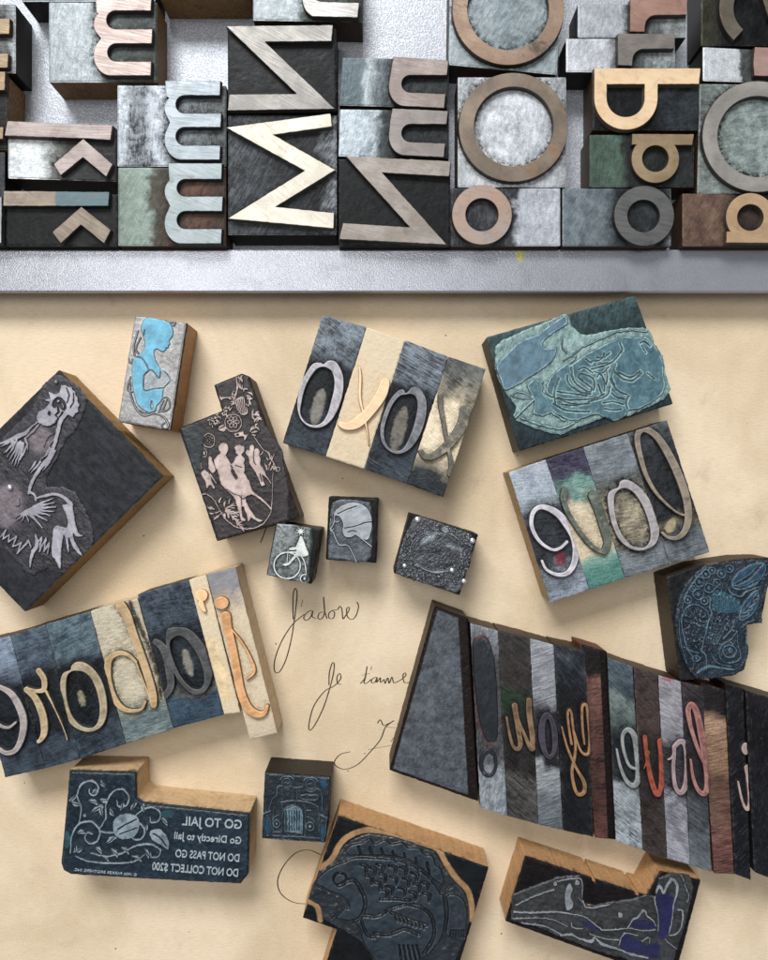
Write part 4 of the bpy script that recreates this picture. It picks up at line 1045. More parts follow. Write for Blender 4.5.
script_block('pale lilac-grey block with a mauve o, a red smudge at its top edge',
    [(659.6,675.6),(682.6,682.2),(691.8,868),(668.9,861.2)],
    A(KL.S([(350,420),(375,398),(398,420),(403,500),(395,570),(375,600),(355,575),(347,510),(350,450)], [18,22,26,26,24,20,18,16,16], closed=True), KL.S([(325,470),(340,462),(352,440)], [6,10,12])),
    [(0.0, H('7c7a82'), H('b6b4be')), (0.3, H('74727a'), H('acaab4')), (0.38, H('1f1c22'), H('4a464e')), (0.62, H('2a262c'), H('5e5a62')), (0.68, H('6a6a74'), H('a8a8b4')), (1.0, H('74757f'), H('b0b0bc'))],
    GY, face=H('a08a8c',1), face2=H('786568',1), dirdeg=-30, streak=(9,1.3), tint=A(KL.C(330,158,26,10,10)), tintc=H('b05060'))
script_block('dark grey block with a tall pink looped l, next to the orange wood spacer',
    [(683.2,682.2),(704.5,687.5),(713.4,874.8),(692,868)],
    A(KL.S([(415,470),(425,540),(445,590),(470,602),(482,560),(475,480),(460,390),(440,290),(420,255),(405,275),(415,340),(440,420),(465,480)], [10,14,18,22,26,28,28,26,24,22,18,16,14])),
    [(0.0, H('241f22'), H('4a4246')), (0.5, H('1a1719'), H('382f32')), (0.66, H('25262a'), H('50545a')), (0.8, H('3a4046'), H('6c747c')), (1.0, H('3a4148'), H('767f88'))],
    GY, face=H('a6766f',1), face2=H('764d48',1), dirdeg=-40, streak=(14,1.1))
script_block('lower orange-brown wood spacer with a black top end, left of the i',
    [(701,682),(727,691),(736.4,875),(714.3,874.5)], None,
    [(0.0, H('171314'), H('2c2628')), (0.14, H('171314'), H('2e2828')), (0.20, H('7a5238'), H('c09468')), (0.42, H('6c472f'), H('b08458')), (0.52, H('44291f'), H('745038')), (0.7, H('44261d'), H('865c44')), (0.85, H('481e1c'), H('925848')), (1.0, H('3a1a1a'), H('784438'))],
    GY, name='wooden_spacer', cat='spacer', zt=0.0195, side=red_side, dirdeg=10, streak=(14,1.2), warp=0.05, scratch=0.1)
BLK = [(0.0, H('16161c'), H('2f2f38')), (0.5, H('14141a'), H('2c2c34')), (1.0, H('12161c'), H('2a323a'))]
script_block('black block with a small pinkish i, near the right picture edge',
    [(727,684),(745,689.5),(753,883),(736.8,877)],
    A(KM.C(200,345,18,27), KM.S([(208,428),(218,500),(222,580),(205,610),(185,570),(168,490)], [28,26,24,16,12,10])), BLK, GY, face=H('ac9690',1), face2=H('8c7670',1), side=black_side, dirdeg=80, streak=(6,1.3), contrast=(0.45,0.7), res=3)
script_block('plain black block cut off by the right picture edge, last of the long row',
    [(745.6,690),(800,706),(808,895),(754,872.5)], None, BLK, GY, name='wooden_spacer', cat='spacer', side=black_side, dirdeg=75, streak=(7,1.4), zt=ZT-0.001, contrast=(0.45,0.7))
# ---------------------------------------------------------------- picture cuts: wooden base, etched plate, raised figure
def cut_block(label, outline, plate, art, topstops, side, depth=0.8, plate_stops=None, face=None, face2=None, group='picture printing blocks lying on brown paper',
              pz=0.0009, res=2.4, dirdeg=20, halo=None, halo_k=0.6, tint=None, tintc=None, rough=0.42, frough=0.4, metal=0.3, fmetal=0.0, nr=0.14, nscale=3.0,
              edge=0.5, edgec=None, edge_k=0.5, streak=(6, 1.5), angle=0.0, moat=0.0, extra=None, pamp=0.35, fig='raised_figure', top_streak=(8, 1.3), top_tint=None, top_tintc=None, speck=0.3, bump=0.5, top_art=None, bevtop=0.5, contrast=(0.36, 0.64), sat=0.85, gam=1.0, jit=0.55, lump=0.16, tbreak=False, fink=0.45, tsoft=None, spec=0.32, quad=None, base_tint=None):
    cx = np.mean([p[0] for p in outline]); cy = np.mean([p[1] for p in outline])
    th = thing('printing_block', label, 'printing block', cx, cy, group, 0.0002)
    zw = ZT-pz-depth/1000 if plate is not None else ZT
    poly = wobble(rounded(outline, 1.0), 3.0, 0.12, int(cx))
    h = relief(poly, None, zw, 0.0, 1.4, rough=0.1, nscale=4, bevel=bevtop, bw=1.4, quad=(outline[:4] if quad is None else quad), zref=zw if False else ZT, seed=int(cx), tint=top_tint, angle=angle)
    h['at']['face'] = h['at']['face']*0
    mt = m_block('inked_base_top', topstops, math.radians(90-dirdeg), top_streak, (0.36, 0.64), 60, rough=0.5, speck=0.3, tint=top_tintc)
    V, F, at, mi, sm = body_with_top('wooden_base', poly, h, th, None, None, 0.0003)
    wb = mesh_obj('wooden_base', V, F, [mt, side], th, mi, sm, at)
    pp = wobble(plate, 2.2, pamp, int(cy)) if pamp else plate
    hp = relief(pp, art, ZT, depth, res, edge=edge, rough=nr, nscale=nscale, bevel=0.4, bw=1.6, seed=int(cx+cy), tint=tint, moat=moat, extra=extra, angle=angle, flat=0.25, jit=jit, lump=lump, tsoft=tsoft or (1.6 if tbreak else 0.5))
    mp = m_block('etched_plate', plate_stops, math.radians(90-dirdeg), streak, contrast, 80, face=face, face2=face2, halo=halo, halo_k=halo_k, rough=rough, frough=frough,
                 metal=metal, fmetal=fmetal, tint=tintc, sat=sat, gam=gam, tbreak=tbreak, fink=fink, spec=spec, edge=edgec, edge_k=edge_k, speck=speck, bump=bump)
    V, F, at, nt = with_skirt(hp, zw-0.00005)
    sm = np.zeros(len(F), bool); sm[:nt] = True
    up = (at['face'][F].mean(1) > 0.5) & sm
    V1, F1, a1 = sub(V, F, at, ~up); pl = mesh_obj('printing_plate', V1, F1, [mp], th, None, sm[~up], a1)
    if up.any():
        V2, F2, a2 = sub(V, F, at, up); mesh_obj(fig, V2, F2, [mp], pl, None, np.ones(len(F2), bool), a2)
    return th, pl, wb
def dot_nail(pl, x, y, r, mat, z=None, hgt=0.0006):
    z = ZT if z is None else z
    V = []; F = []; k = (CAMZ-ZT)/FPX; n = 14
    X, Y, _ = W(x, y, ZT)
    prof = [(1.0, -0.0012), (1.0, hgt*0.2), (0.8, hgt*0.75), (0.4, hgt)]
    for f, dz in prof: V += [(X+r*k*f*math.cos(2*math.pi*i/n), Y+r*k*f*math.sin(2*math.pi*i/n), z+dz) for i in range(n)]
    for a in range(3):
        for i in range(n): F.append([a*n+i, a*n+(i+1) % n, a*n+n+(i+1) % n, a*n+n+i])
    F.append([3*n+i for i in range(n)])
    return mesh_obj('nail', V, F, mat, pl, smooth=[True]*len(F))
nail_m = m_plain('bright_nail_steel', H('d0d0d2', 1), 0.25, 0.8, 0.1)
def T(d, l): return [(0.0, H(d), H(l)), (1.0, H(d), H(l))]

# ---- rooster
R1 = Crop(0, 360, 6); R2 = Crop(0, 480, 6)
plate = [(53,374.5),(60,375),(78,386),(86.7,399),(80,418),(73,432),(63,442),(55,460),(45,477),(46,487),(63,486.7),(75,493),(85,510),(91.7,527),(92.5,541.7),(90.8,546.7),(71.7,565),(63,574),(55,571.7),(45,568),(33,575),(25,571.7),(13,558),(0,549),(-30,535),(-55,505),(-30,462),(0,438),(8,431.7),(25,415),(35,400),(41.7,385)]
ro = A(R1.P((215,350),(230,310),(265,292),(298,255),(262,238),(298,230),(288,185),(328,205),(352,195),(365,150),(395,148),(405,160),(430,162),(432,180),(452,190),(452,212),(468,225),(465,248),(478,268),(468,288),(472,312),(455,322),(438,346),(420,338),(400,322),(370,310),(340,370),(300,398),(262,396),(228,375), smooth=False)) + \
     D(R1.P((312,272),(318,248),(332,230),(360,224),(386,246),(396,280),(382,306),(362,292),(346,276),(326,288)), R1.S([(345,285),(352,312),(338,326)], 9), R1.P((286,322),(296,306),(304,322),(296,334)), R1.S([(400,170),(415,215),(400,260)], 4), R1.S([(440,200),(440,250),(420,290)], 4), R1.S([(330,330),(345,350),(335,370)], 6)) + A(R1.C(348,246,9), R1.S([(372,262),(380,284)], 7, smooth=False)) + \
     A(R1.S([(392,325),(360,370),(343,440),(322,520),(292,590),(240,650),(192,730),(172,800)], [30,26,26,24,30,26,22,18]),
       R1.S([(222,372),(182,408),(150,440),(100,462),(50,485),(0,500)], [10,14,26,30,24,14]))
ro += A(R1.S([(150,470),(205,420),(232,385)], [10,16,10]), R1.S([(330,470),(300,500),(285,560),(240,600)], [6,10,10,6]), R1.S([(318,440),(280,470),(262,520)], [5,8,5]))
for (a, b) in (((60,490),(0,520)),((85,495),(20,560)),((110,495),(52,608)),((130,498),(82,640)),((330,545),(270,640)),((310,585),(255,668)),((100,480),(40,585)),((120,490),(68,625)),((140,500),(100,640)),((155,520),(115,605)),((150,470),(165,545)),((80,480),(35,555)),((240,612),(180,680)),((215,608),(170,670)),((255,620),(200,690)),((285,545),(255,590)),((300,530),(265,575))):
    ro += A(R1.S([a, ((a[0]+b[0])/2+4, (a[1]+b[1])/2), b], [15,13,5]))
ro += A(R2.S([(172,70),(205,88),(215,122)], [18,16,14]), R2.S([(212,112),(270,96),(330,86),(390,110),(425,150)], [14,18,20,24,30]),
        R2.P((372,160),(390,148),(428,148),(445,200),(452,260),(470,315),(498,335),(462,342),(440,320),(450,370),(490,445),(482,452),(440,410),(410,345),(415,425),(405,432),(385,330),(372,390),(366,440),(366,528),(352,525),(330,480),(308,440),(318,300),(345,275),(400,285),(398,220)))
for i, (x, y) in enumerate(((320,110),(328,135),(333,162),(320,190),(302,215),(280,245),(256,288))):
    ro += A(R2.S([(155,190), ((155+x)/2, (190+y)/2-6), (x, y)], [20,17,7]))
for a, b in (((150,190),(90,225)),((150,195),(98,245)),((150,200),(128,248)),((155,205),(172,255))): ro += A(R2.S([a, b], [14,6], smooth=False))
ro += A(R2.S([(210,325),(222,385),(190,450),(180,525)], [6,28,24,8]), R2.S([(222,385),(250,345),(235,430),(275,350),(262,430),(295,380),(285,445)], [10,12,12,12,12,12,8], smooth=False),
        R2.S([(0,345),(35,300),(15,355),(55,330),(50,372),(95,340),(75,400),(125,380),(100,445),(150,390),(170,365),(185,405)], [9,12,10,12,9,14,10,14,10,16,18,10], smooth=False),
        R2.P((85,150),(110,105),(115,150)))
rt, rpl, rwb = cut_block('large dark block with a pale lilac-grey rooster in relief, at the left picture edge',
    [(57.5,369.2),(162.3,475.8),(23.3,612.6),(-81,506)], plate, ro, T('23242c', '454952'), m_wood('rooster_block_side', H('6a4720',1), H('b08a48',1), grime=0.3),
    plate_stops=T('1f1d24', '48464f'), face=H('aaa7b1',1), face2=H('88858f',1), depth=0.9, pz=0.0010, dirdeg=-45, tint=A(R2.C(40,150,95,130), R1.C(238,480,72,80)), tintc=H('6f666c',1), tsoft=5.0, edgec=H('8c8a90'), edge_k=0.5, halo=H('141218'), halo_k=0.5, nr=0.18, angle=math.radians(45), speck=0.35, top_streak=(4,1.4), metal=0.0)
dot_nail(rpl, 9.5, 487.5, 3.0, nail_m); dot_nail(rpl, 56, 382, 2.2, m_plain('dull_nail_steel', H('7c7a80'), 0.4, 0.6))

# ---- bust in blue
MB = Crop(110, 305, 7.38)
bust = MB.P((240,130),(270,95),(320,93),(350,102),(400,115),(440,140),(458,168),(464,196),(461,222),(453,240),(440,256),(435,268),(441,290),(428,298),(431,312),(412,316),(408,332),(390,344),(366,334),(346,323),(324,340),(332,400),(370,470),(405,490),(440,535),(440,565),(395,615),(380,700),(345,740),(330,780),(270,785),(210,740),(180,660),(165,560),(165,430),(185,385),(230,355),(258,310),(255,260),(232,180))
bra = MB.P((250,520),(290,482),(320,490),(362,540),(372,490),(400,492),(438,532),(438,566),(395,612),(320,620),(250,630))
bart = A(bust) + D(MB.S([(368,478),(400,490),(440,535),(440,566),(395,615)], 6), MB.S([(185,385),(235,395),(268,440),(285,480)], 9), MB.S([(250,520),(250,630),(320,622),(395,614)], 8), MB.S([(250,520),(290,482),(320,490),(362,540),(372,490)], 8), MB.C(308,740,9,34), MB.S([(256,185),(245,250),(250,215)], 8)) + \
    A(MB.S([(205,190),(175,300),(180,370)], 9), MB.S([(225,240),(190,320),(215,365)], 8), MB.S([(150,530),(128,620),(165,640)], 8), MB.S([(150,570),(150,650),(190,760),(250,815),(330,798),(400,830),(430,890),(405,912),(380,890),(400,870)], [8,9,10,11,11,10,12,10,8,8]),
      MB.S([(205,770),(260,795),(330,780)], 7), MB.S([(380,690),(420,680),(442,740),(420,775),(360,785)], 8), MB.S([(395,705),(375,745),(365,775)], 7), MB.S([(418,700),(400,750),(385,775)], 7), MB.S([(395,118),(440,130),(480,125),(470,150)], 9), MB.S([(350,102),(400,112),(455,150)], 6), MB.S([(130,385),(150,430),(165,400)], 8))
def brat(X, Y, d, r):
    m = smooth01(sd_shape(X, Y, bra), 0.5)
    return -m*(0.05+0.28*vnoise(X, Y, 1.1, 5, 2))
th, pl, wb = cut_block('upright metal-faced block with a woman bust painted bright sky blue',
    [(134,314.8),(186.5,322.2),(170,430.4),(116.8,421.5)], [(134.6,315.4),(185.6,322.6),(169.4,429.6),(117.6,421)], bart, T('2a2622', '4a4038'),
    m_wood('orange_brown_side', H('9a6636',1), H('dba262',1), grime=0.3), plate_stops=T('7c7a78', 'b2b0ae'), face=H('a4a8aa',1), face2=H('80868a',1), depth=0.6, pz=0.0016, dirdeg=60,
    tint=A(bust)+D(bra)+D(MB.S([(185,385),(235,395),(268,440),(285,480)], 9), MB.S([(256,185),(245,250),(250,215)], 8), MB.C(308,740,9,34)), jit=0.1, lump=0.06, fink=0.2, tintc=H('5eabc8',1), halo=H('b6b6b4',1), halo_k=0.55, extra=brat, pamp=0.12, metal=0.25, res=3, edge=0.8, edgec=H('c8ccce'), edge_k=0.4, speck=0.2, angle=math.radians(8))

# ---- dancers
DN = Crop(175, 365, 5.333); D2 = Crop(195, 430, 8.533); D3 = Crop(205, 370, 10.97)
da = A(D2.P((240,105),(215,115),(198,145),(200,175),(215,190),(212,205),(185,225),(160,255),(165,300),(180,330),(195,360),(205,410),(225,470),(265,510),(310,550),(340,590),(355,640),(370,690),(385,740),(390,772),(415,780),(436,770),(425,755),(405,735),(402,700),(395,650),(415,660),(440,720),(445,750),(450,785),(465,775),(475,745),(510,770),(545,790),(580,775),(560,765),(520,745),(485,700),(460,660),(440,610),(432,580),(445,565),(480,550),(520,570),(570,605),(620,650),(655,690),(662,670),(620,630),(570,580),(520,545),(490,520),(480,480),(465,440),(440,400),(420,365),(428,330),(420,290),(428,250),(405,222),(400,205),(428,175),(420,140),(380,125),(345,135),(332,155),(347,175),(345,205),(365,215),(342,240),(325,280),(305,290),(285,250),(265,212),(275,195),(284,172),(285,150),(275,120), smooth=False),
       D2.P((485,120),(465,135),(465,170),(445,165),(425,190),(435,215),(455,230),(465,290),(490,330),(515,360),(540,420),(570,485),(600,470),(582,430),(575,385),(600,400),(655,470),(650,450),(610,390),(590,340),(560,290),(560,240),(545,215),(552,180),(540,155),(515,155),(505,170),(502,135), smooth=False),
       D2.P((120,230),(140,235),(155,280),(175,330),(160,370),(135,360),(112,310)), D2.P((50,360),(90,340),(130,390),(145,440),(170,490),(155,500),(130,470),(100,500),(85,440),(60,400)), D2.S([(130,380),(180,455)], 14, smooth=False))
da += D(D2.P((310,350),(330,340),(345,370),(365,410),(350,420),(325,390)), D2.S([(305,300),(318,330),(310,350)], 7), D2.S([(262,500),(330,545),(380,560)], 4), D2.S([(375,560),(410,590),(430,575)], 5), D2.S([(555,380),(570,440)], 6), D2.S([(505,180),(500,250),(520,300)], 4), D2.S([(345,300),(400,320)], 4), D2.S([(395,560),(400,640)], 5))
da += A(D2.R(118,90,50,9,60), D2.R(78,198,24,8,34), D2.C(78,198,10,18), D2.P((335,30),(410,10),(420,50),(345,66), smooth=False)) + D(D2.P((352,36),(372,30),(376,48),(358,53), smooth=False))
rnd = random.Random(4)
def leaf(cr, x, y, a, l, w): return A(cr.S([(x, y), (x+0.5*l*math.cos(a), y+0.5*l*math.sin(a)), (x+l*math.cos(a+0.25), y+l*math.sin(a+0.25))], [w*0.6, w, w*0.25]))
for i in range(20):
    a, q = rnd.uniform(0, 6.28), rnd.uniform(0, 1)**0.5
    da += A(D2.C(118+40*q*math.cos(a), 90+48*q*math.sin(a), rnd.uniform(3, 6)))
for i in range(34):
    a, q = rnd.uniform(0, 6.28), rnd.uniform(0.15, 1)
    da += leaf(D2, 240+105*q*math.cos(a), 685+75*q*math.sin(a), a+rnd.uniform(-0.5, 0.5), rnd.uniform(34, 62), rnd.uniform(10, 17))
for i in range(14): da += leaf(D2, 300+i*7, 720+i*9, rnd.uniform(-0.6, 1.2), 50, 13)
for i in range(16): da += leaf(D2, 610+rnd.uniform(-30, 70), 180+rnd.uniform(0, 130), rnd.uniform(0.9, 2.2), rnd.uniform(30, 55), rnd.uniform(9, 15))
da += A(D2.S([(500,50),(545,120),(580,165),(620,190),(642,240),(680,300),(700,340)], [8,8,9,12,12,10,8]), D2.R(705,335,18,9), D2.S([(665,370),(660,520),(655,640),(640,720),(580,800),(500,838),(400,842),(340,820),(250,750),(170,610),(120,560),(80,545),(45,562)], [7,7,8,9,10,11,11,10,9,9,9,10,14]), D2.S([(60,120),(48,250),(55,330)], [6,6,8]))
edge = [(385,110),(415,190),(450,260),(480,330),(490,400),(520,470),(552,500),(565,560),(545,640),(500,700),(455,750)]
for (x, y) in edge:
    for k in range(3): da += leaf(D3, x+rnd.uniform(-30, 20), y+rnd.uniform(-25, 25), rnd.uniform(-2.6, 0.6), rnd.uniform(40, 75), rnd.uniform(15, 26))
for i in range(46):
    t = rnd.random(); da += leaf(D3, 60+280*t+rnd.uniform(-30, 40), 590-190*t+rnd.uniform(-70, 40), rnd.uniform(0, 6.28), rnd.uniform(26, 52), rnd.uniform(11, 18))
for i in range(14): da += leaf(D3, 300+rnd.uniform(-30, 50), 260+rnd.uniform(-60, 110), rnd.uniform(0, 6.28), rnd.uniform(30, 50), rnd.uniform(11, 18))
da += A(D3.S([(340,60),(352,200),(325,290)], [14,20,18]), D3.S([(375,110),(360,210)], [10,14]), D3.P((335,320),(425,295),(450,390),(470,480),(405,495),(352,440)), D3.S([(170,310),(240,305),(310,295)], [26,12,14]), D3.S([(160,285),(185,325)], 16, smooth=False), D3.R(310,580,92,12,95), D3.C(310,570,16))
for k in range(6): da += A(D3.R(310+44*math.cos(k*1.047), 572+44*math.sin(k*1.047), 20, 11))
da += A(D3.C(190,640,46,36)) + D(D3.S([(160,640),(220,620)], 8, smooth=False))
for k in range(6): da += D(D3.S([(345+k*18, 335-k*6), (372+k*16, 490-k*4)], 4, smooth=False))
dpoly = [(213.4,384.7),(241,373),(249,376),(299.5,517),(292,521),(216.5,541.5),(178,428),(221.5,410.5)]
cut_block('notched dark brown block with a pinkish dancing couple inside a leafy border',
    dpoly, [(215,385.5),(241,374.2),(248,377),(263,420),(282,450),(289,490),(288,520),(218,540),(196,480),(180,428.6),(222.8,411.3)], da, T('1c1613', '3c3026'), m_wood('dancers_block_side', H('2c1c10'), H('5e4426'), grime=0.3),
    plate_stops=T('241d1f', '3e3336'), face=H('c9b4ac',1), face2=H('a8948d',1), depth=0.55, pz=0.0008, dirdeg=60, quad=[(205,385),(249,373),(300,518),(217,541)], halo=H('120d0e'), halo_k=0.6, res=3, metal=0.0, edgec=H('8a7a76'), edge_k=0.45, tint=A(DN.P((15,330),(140,300),(150,480),(90,590),(45,400))), tintc=H('2b3438'), angle=math.radians(-18), pamp=0.2,
    extra=lambda X, Y, d, r: -0.3*smooth01(sd_shape(X, Y, DN.C(450,750,55,60)), 6)*(1-r))

# ---- penny-farthing
BK = Crop(255, 490, 5.908)
bk = A(BK.R(190,447,78,11), BK.R(293,525,25,9), BK.C(293,525,8), BK.C(180,442,10), BK.S([(185,370),(250,372),(290,420),(303,500)], [10,10,10,9]), BK.S([(195,360),(188,440)], 8),
       BK.P((262,278),(280,276),(300,330),(315,388),(240,388),(252,330)), BK.C(270,245,15), BK.C(225,348,28,10,-6), BK.S([(248,380),(220,412),(195,440),(168,442)], [20,18,14,12]), BK.S([(262,300),(240,345),(215,352)], [12,10,8]))
for k in range(8): bk += A(BK.S([(270,245), (270+28*math.cos(k*0.785+0.3), 245+26*math.sin(k*0.785+0.3))], [10,5], smooth=False))
cut_block('small block with a silver penny-farthing bicycle and rider in relief',
    [(275.5,523),(321,529.5),(311.5,584.5),(266,575.5)], [(276.6,524),(291,524.5),(312,528.5),(313,545),(310.5,556),(309,583),(290,581),(267,575),(270.5,556)], bk, T('121211', '2c2a28'), black_side,
    plate_stops=[(0.0, H('4c5254'), H('a4acae')), (1.0, H('363c3e'), H('868e90'))], face=H('d6dad8',1), face2=H('aeb4b2',1), depth=0.6, dirdeg=-30, halo=H('202628'), halo_k=0.8, res=4, fmetal=0.2, pamp=0.15, edgec=H('c8cccc'), edge_k=0.35, angle=math.radians(8), jit=0.2, lump=0.08, fink=0.15,
    tint=A(BK.P((325,215),(345,235),(345,300),(335,420),(320,540),(300,540),(320,380))), tintc=H('3a4644'))

# ---- woman's profile
wo = A(BK.P((465,135),(500,100),(560,75),(620,80),(670,115),(690,170),(690,230),(670,292),(640,290),(600,265),(570,280),(530,275),(515,240),(520,200),(500,160),(470,150))) + \
     D(BK.S([(490,140),(540,116),(600,96)], 4), BK.S([(530,225),(590,215),(645,195),(690,190)], 4), BK.S([(548,250),(575,240),(600,246)], 4)) + \
     A(BK.S([(470,150),(466,195),(446,235),(462,250),(478,290),(500,325),(548,328),(575,370),(600,430)], [8,8,9,9,9,9,8,8,9]), BK.S([(472,185),(488,190),(498,182)], 8), BK.S([(448,150),(442,230)], 6), BK.S([(600,265),(640,295),(698,342)], [8,9,9]), BK.S([(445,238),(466,232)], 7))
cut_block('small black-edged block with a grey profile of a woman in relief',
    [(328.6,496.6),(378.6,498.6),(376.5,563.4),(325.5,560)], [(332,503),(340,499.5),(357,500),(370,502.5),(372,515),(373,529),(372,548),(371,556),(366,562),(357,563),(343,559.6),(328,558.6),(328,546),(329.7,534),(330.3,515)], wo, T('0d0c0d', '211f20'), black_side,
    plate_stops=[(0.0, H('39424a'), H('68737b')), (1.0, H('39424a'), H('6c777f'))], face=H('a2a7ac',1), face2=H('80868c',1), depth=0.6, dirdeg=30, res=4, pamp=0.25, halo=H('262b30'), halo_k=0.6, edgec=H('b8bec4'), edge_k=0.5, rough=0.35, jit=0.3, fink=0.3, quad=[(328,496),(378,498),(376,563),(325,560)])

# ---- ornamental frame
FR = Crop(385, 500, 7.68)
fa = []
rnd = random.Random(8)
for i in range(150):                     # crowded ornament in the ring
    a = rnd.uniform(0, 6.28); q = rnd.uniform(0.78, 1.32)
    x, y = 392+235*q*math.cos(a), 405+185*q*math.sin(a)
    l = rnd.uniform(6, 16); b = rnd.uniform(0, 6.28)
    fa += A(FR.S([(x, y), (x+l*math.cos(b), y+l*math.sin(b)), (x+l*math.cos(b+1), y+l*math.sin(b+1)*1.4)], [10,8,4]))
fa += A(FR.R(390,400,195,7,150,10), FR.R(390,402,180,6,138,10), FR.S([(250,500),(320,540),(400,558),(470,548)], [6,12,18,8]), FR.P((430,225),(460,205),(495,245),(450,250)), FR.S([(430,280),(500,262),(560,300),(600,350)], [6,10,10,6]))
for i in range(26):
    a = rnd.uniform(0, 6.28); q = rnd.uniform(0.1, 0.65); x, y = 390+190*q*math.cos(a), 410+140*q*math.sin(a)
    fa += A(FR.S([(x, y), (x+rnd.uniform(-26, 26), y+rnd.uniform(-10, 10))], [6,4], smooth=False))
th, pl, wb = cut_block('small square grey block with an ornate oval frame and bright nails at its corners',
    [(409.7,513.7),(478.8,534.7),(459.9,595.7),(393.5,573.3)], [(414,518),(420,516.5),(470,533),(474.5,540),(470,566),(463,580),(461.5,590),(456,593),(412,580),(396,574),(396.5,566),(403,540)], fa, T('0f0f10', '222224'), black_side,
    plate_stops=T('1c1f22', '6a6f76'), face=H('73787f',1), face2=H('4e5258',1), depth=0.5, dirdeg=10, res=3.6, nr=0.3, nscale=1.6, pamp=0.25, halo=H('17181a'), halo_k=0.5, edgec=H('b4bac0'), edge_k=0.5, rough=0.35, angle=math.radians(17),
    tint=A(FR.S([(290,320),(340,290),(385,265)], [20,46,24]), FR.S([(470,345),(540,365),(580,385)], [6,12,8])), tintc=H('8d989e',1), tsoft=2.5, quad=[(409,513),(479,534),(460,596),(393,573)])  # tint paints two pale highlight streaks into the plate colour
for x, y, r in ((250,150,24),(672,312,22),(606,624,20),(150,505,18),(515,540,20)):
    X_, Y_ = FR.q((x, y))[0]; dot_nail(pl, X_, Y_, r/7.68, nail_m)

# ---- green fish cut
GF = Crop(475, 285, 3.84)
gp = GF.q((80,235),(100,215),(150,190),(210,165),(300,128),(352,108),(362,122),(372,155),(400,182),(430,192),(520,172),(600,162),(665,165),(685,195),(690,222),(725,270),(735,340),(756,400),(725,440),(640,480),(560,512),(540,525),(500,505),(440,530),(370,555),(330,575),(270,562),(220,545),(160,520),(148,500),(160,470),(140,435),(118,410),(95,370),(78,320))
G3 = Crop(480, 310, 6.4); G4 = Crop(570, 310, 6.982)
blade = G3.P((105,370),(125,330),(180,270),(240,215),(300,180),(370,155),(440,100),(500,60),(545,38),(562,60),(550,95),(490,135),(430,175),(400,215),(410,240),(440,245),(475,240),(490,265),(465,320),(440,345),(380,390),(300,440),(230,485),(170,510),(150,500),(130,440))
fig_px = G3.q((440,450),(470,410),(540,350),(620,300)) + G4.q((0,385),(110,310),(250,235),(370,185),(450,190),(530,185),(570,220),(620,290),(650,370),(655,450),(665,520),(640,590),(560,650),(480,690),(410,700),(390,740),(320,775),(260,765),(200,730),(150,735),(60,770),(0,795)) + G3.q((640,705),(560,700),(470,650),(430,600),(415,540))
ga = A(blade, ('P', catmull(fig_px, True, 3)), G3.P((300,485),(345,440),(405,455),(400,520),(440,580),(475,650),(400,680),(340,665),(350,580),(330,550), smooth=False),
       G3.S([(210,705),(280,635),(350,570)], 15), G3.S([(265,690),(390,735),(520,758),(600,722)], 15), G3.S([(440,640),(540,708)], 12), G3.S([(200,545),(250,522),(340,562),(250,562),(205,548)], 9), G3.S([(530,190),(525,240),(555,275)], 4),
       ('S', [(x, y, 1.4) for x, y in G4.q((-40,350),(80,265),(200,205),(330,150),(430,140),(540,150))]))
for pts, w in (([(10,400),(20,480),(60,530),(130,572),(152,550),(120,520),(60,470),(85,448),(150,470),(172,505),(165,560)], 9), ([(190,470),(212,448),(242,500),(240,565)], 8), ([(200,520),(222,592)], 7), ([(350,230),(362,280),(310,350),(240,390),(150,412)], 8), ([(320,380),(310,422),(370,480),(440,492),(500,440)], 9),
               ([(345,440),(430,470),(490,428)], 8), ([(280,480),(330,560),(400,592)], 8), ([(290,580),(330,610),(385,622)], 7), ([(200,380),(262,368)], 6), ([(110,340),(152,372)], 6), ([(240,300),(232,330),(190,332)], 6), ([(130,642),(250,602),(282,535)], 8), ([(-100,620),(0,628),(150,622),(240,590)], 7),
               ([(-90,570),(0,582),(120,600)], 6), ([(-60,660),(30,668),(130,650)], 6), ([(540,440),(592,482)], 5), ([(412,600),(395,640),(402,690)], 8), ([(300,420),(290,470),(310,520)], 8), ([(255,420),(262,470),(255,520)], 6), ([(490,230),(520,220),(560,250)], 6), ([(500,250),(530,300)], 5), ([(230,650),(300,640),(370,660)], 6), ([(240,690),(310,700),(360,690)], 5), ([(60,420),(100,400),(160,440)], 6), ([(150,360),(210,350),(280,300)], 5), ([(170,430),(230,440),(270,400)], 6)):
    ga += D(G4.S(pts, w))
for pts, w in (([(480,600),(478,520),(505,440)], 8), ([(470,600),(560,645),(700,650)], 7), ([(560,420),(568,470),(640,525),(710,535)], 8), ([(500,560),(580,600),(700,600)], 6), ([(400,470),(430,540),(470,560)], 8)):
    ga += D(G3.S(pts, w))
cut_block('teal-green block with a leaf blade and swirled fish-like shape, against the tray rim',
    [(487,336.4),(636.5,294.6),(674.5,403.5),(520,451)], gp, ga, [(0.0, H('1f3338'), H('5c8288')), (0.25, H('1a2d31'), H('40605f')), (1.0, H('14252a'), H('34505a'))], m_wood('green_stained_side', H('191d18'), H('3a3c30'), grime=0.4),
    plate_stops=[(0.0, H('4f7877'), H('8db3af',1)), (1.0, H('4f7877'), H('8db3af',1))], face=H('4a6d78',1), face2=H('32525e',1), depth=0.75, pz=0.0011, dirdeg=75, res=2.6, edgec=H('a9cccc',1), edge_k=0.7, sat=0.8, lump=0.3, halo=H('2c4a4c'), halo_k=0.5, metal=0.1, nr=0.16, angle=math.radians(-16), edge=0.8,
    tint=A(blade), tintc=H('527080',1), top_streak=(12,1.2), rough=0.35, frough=0.35)

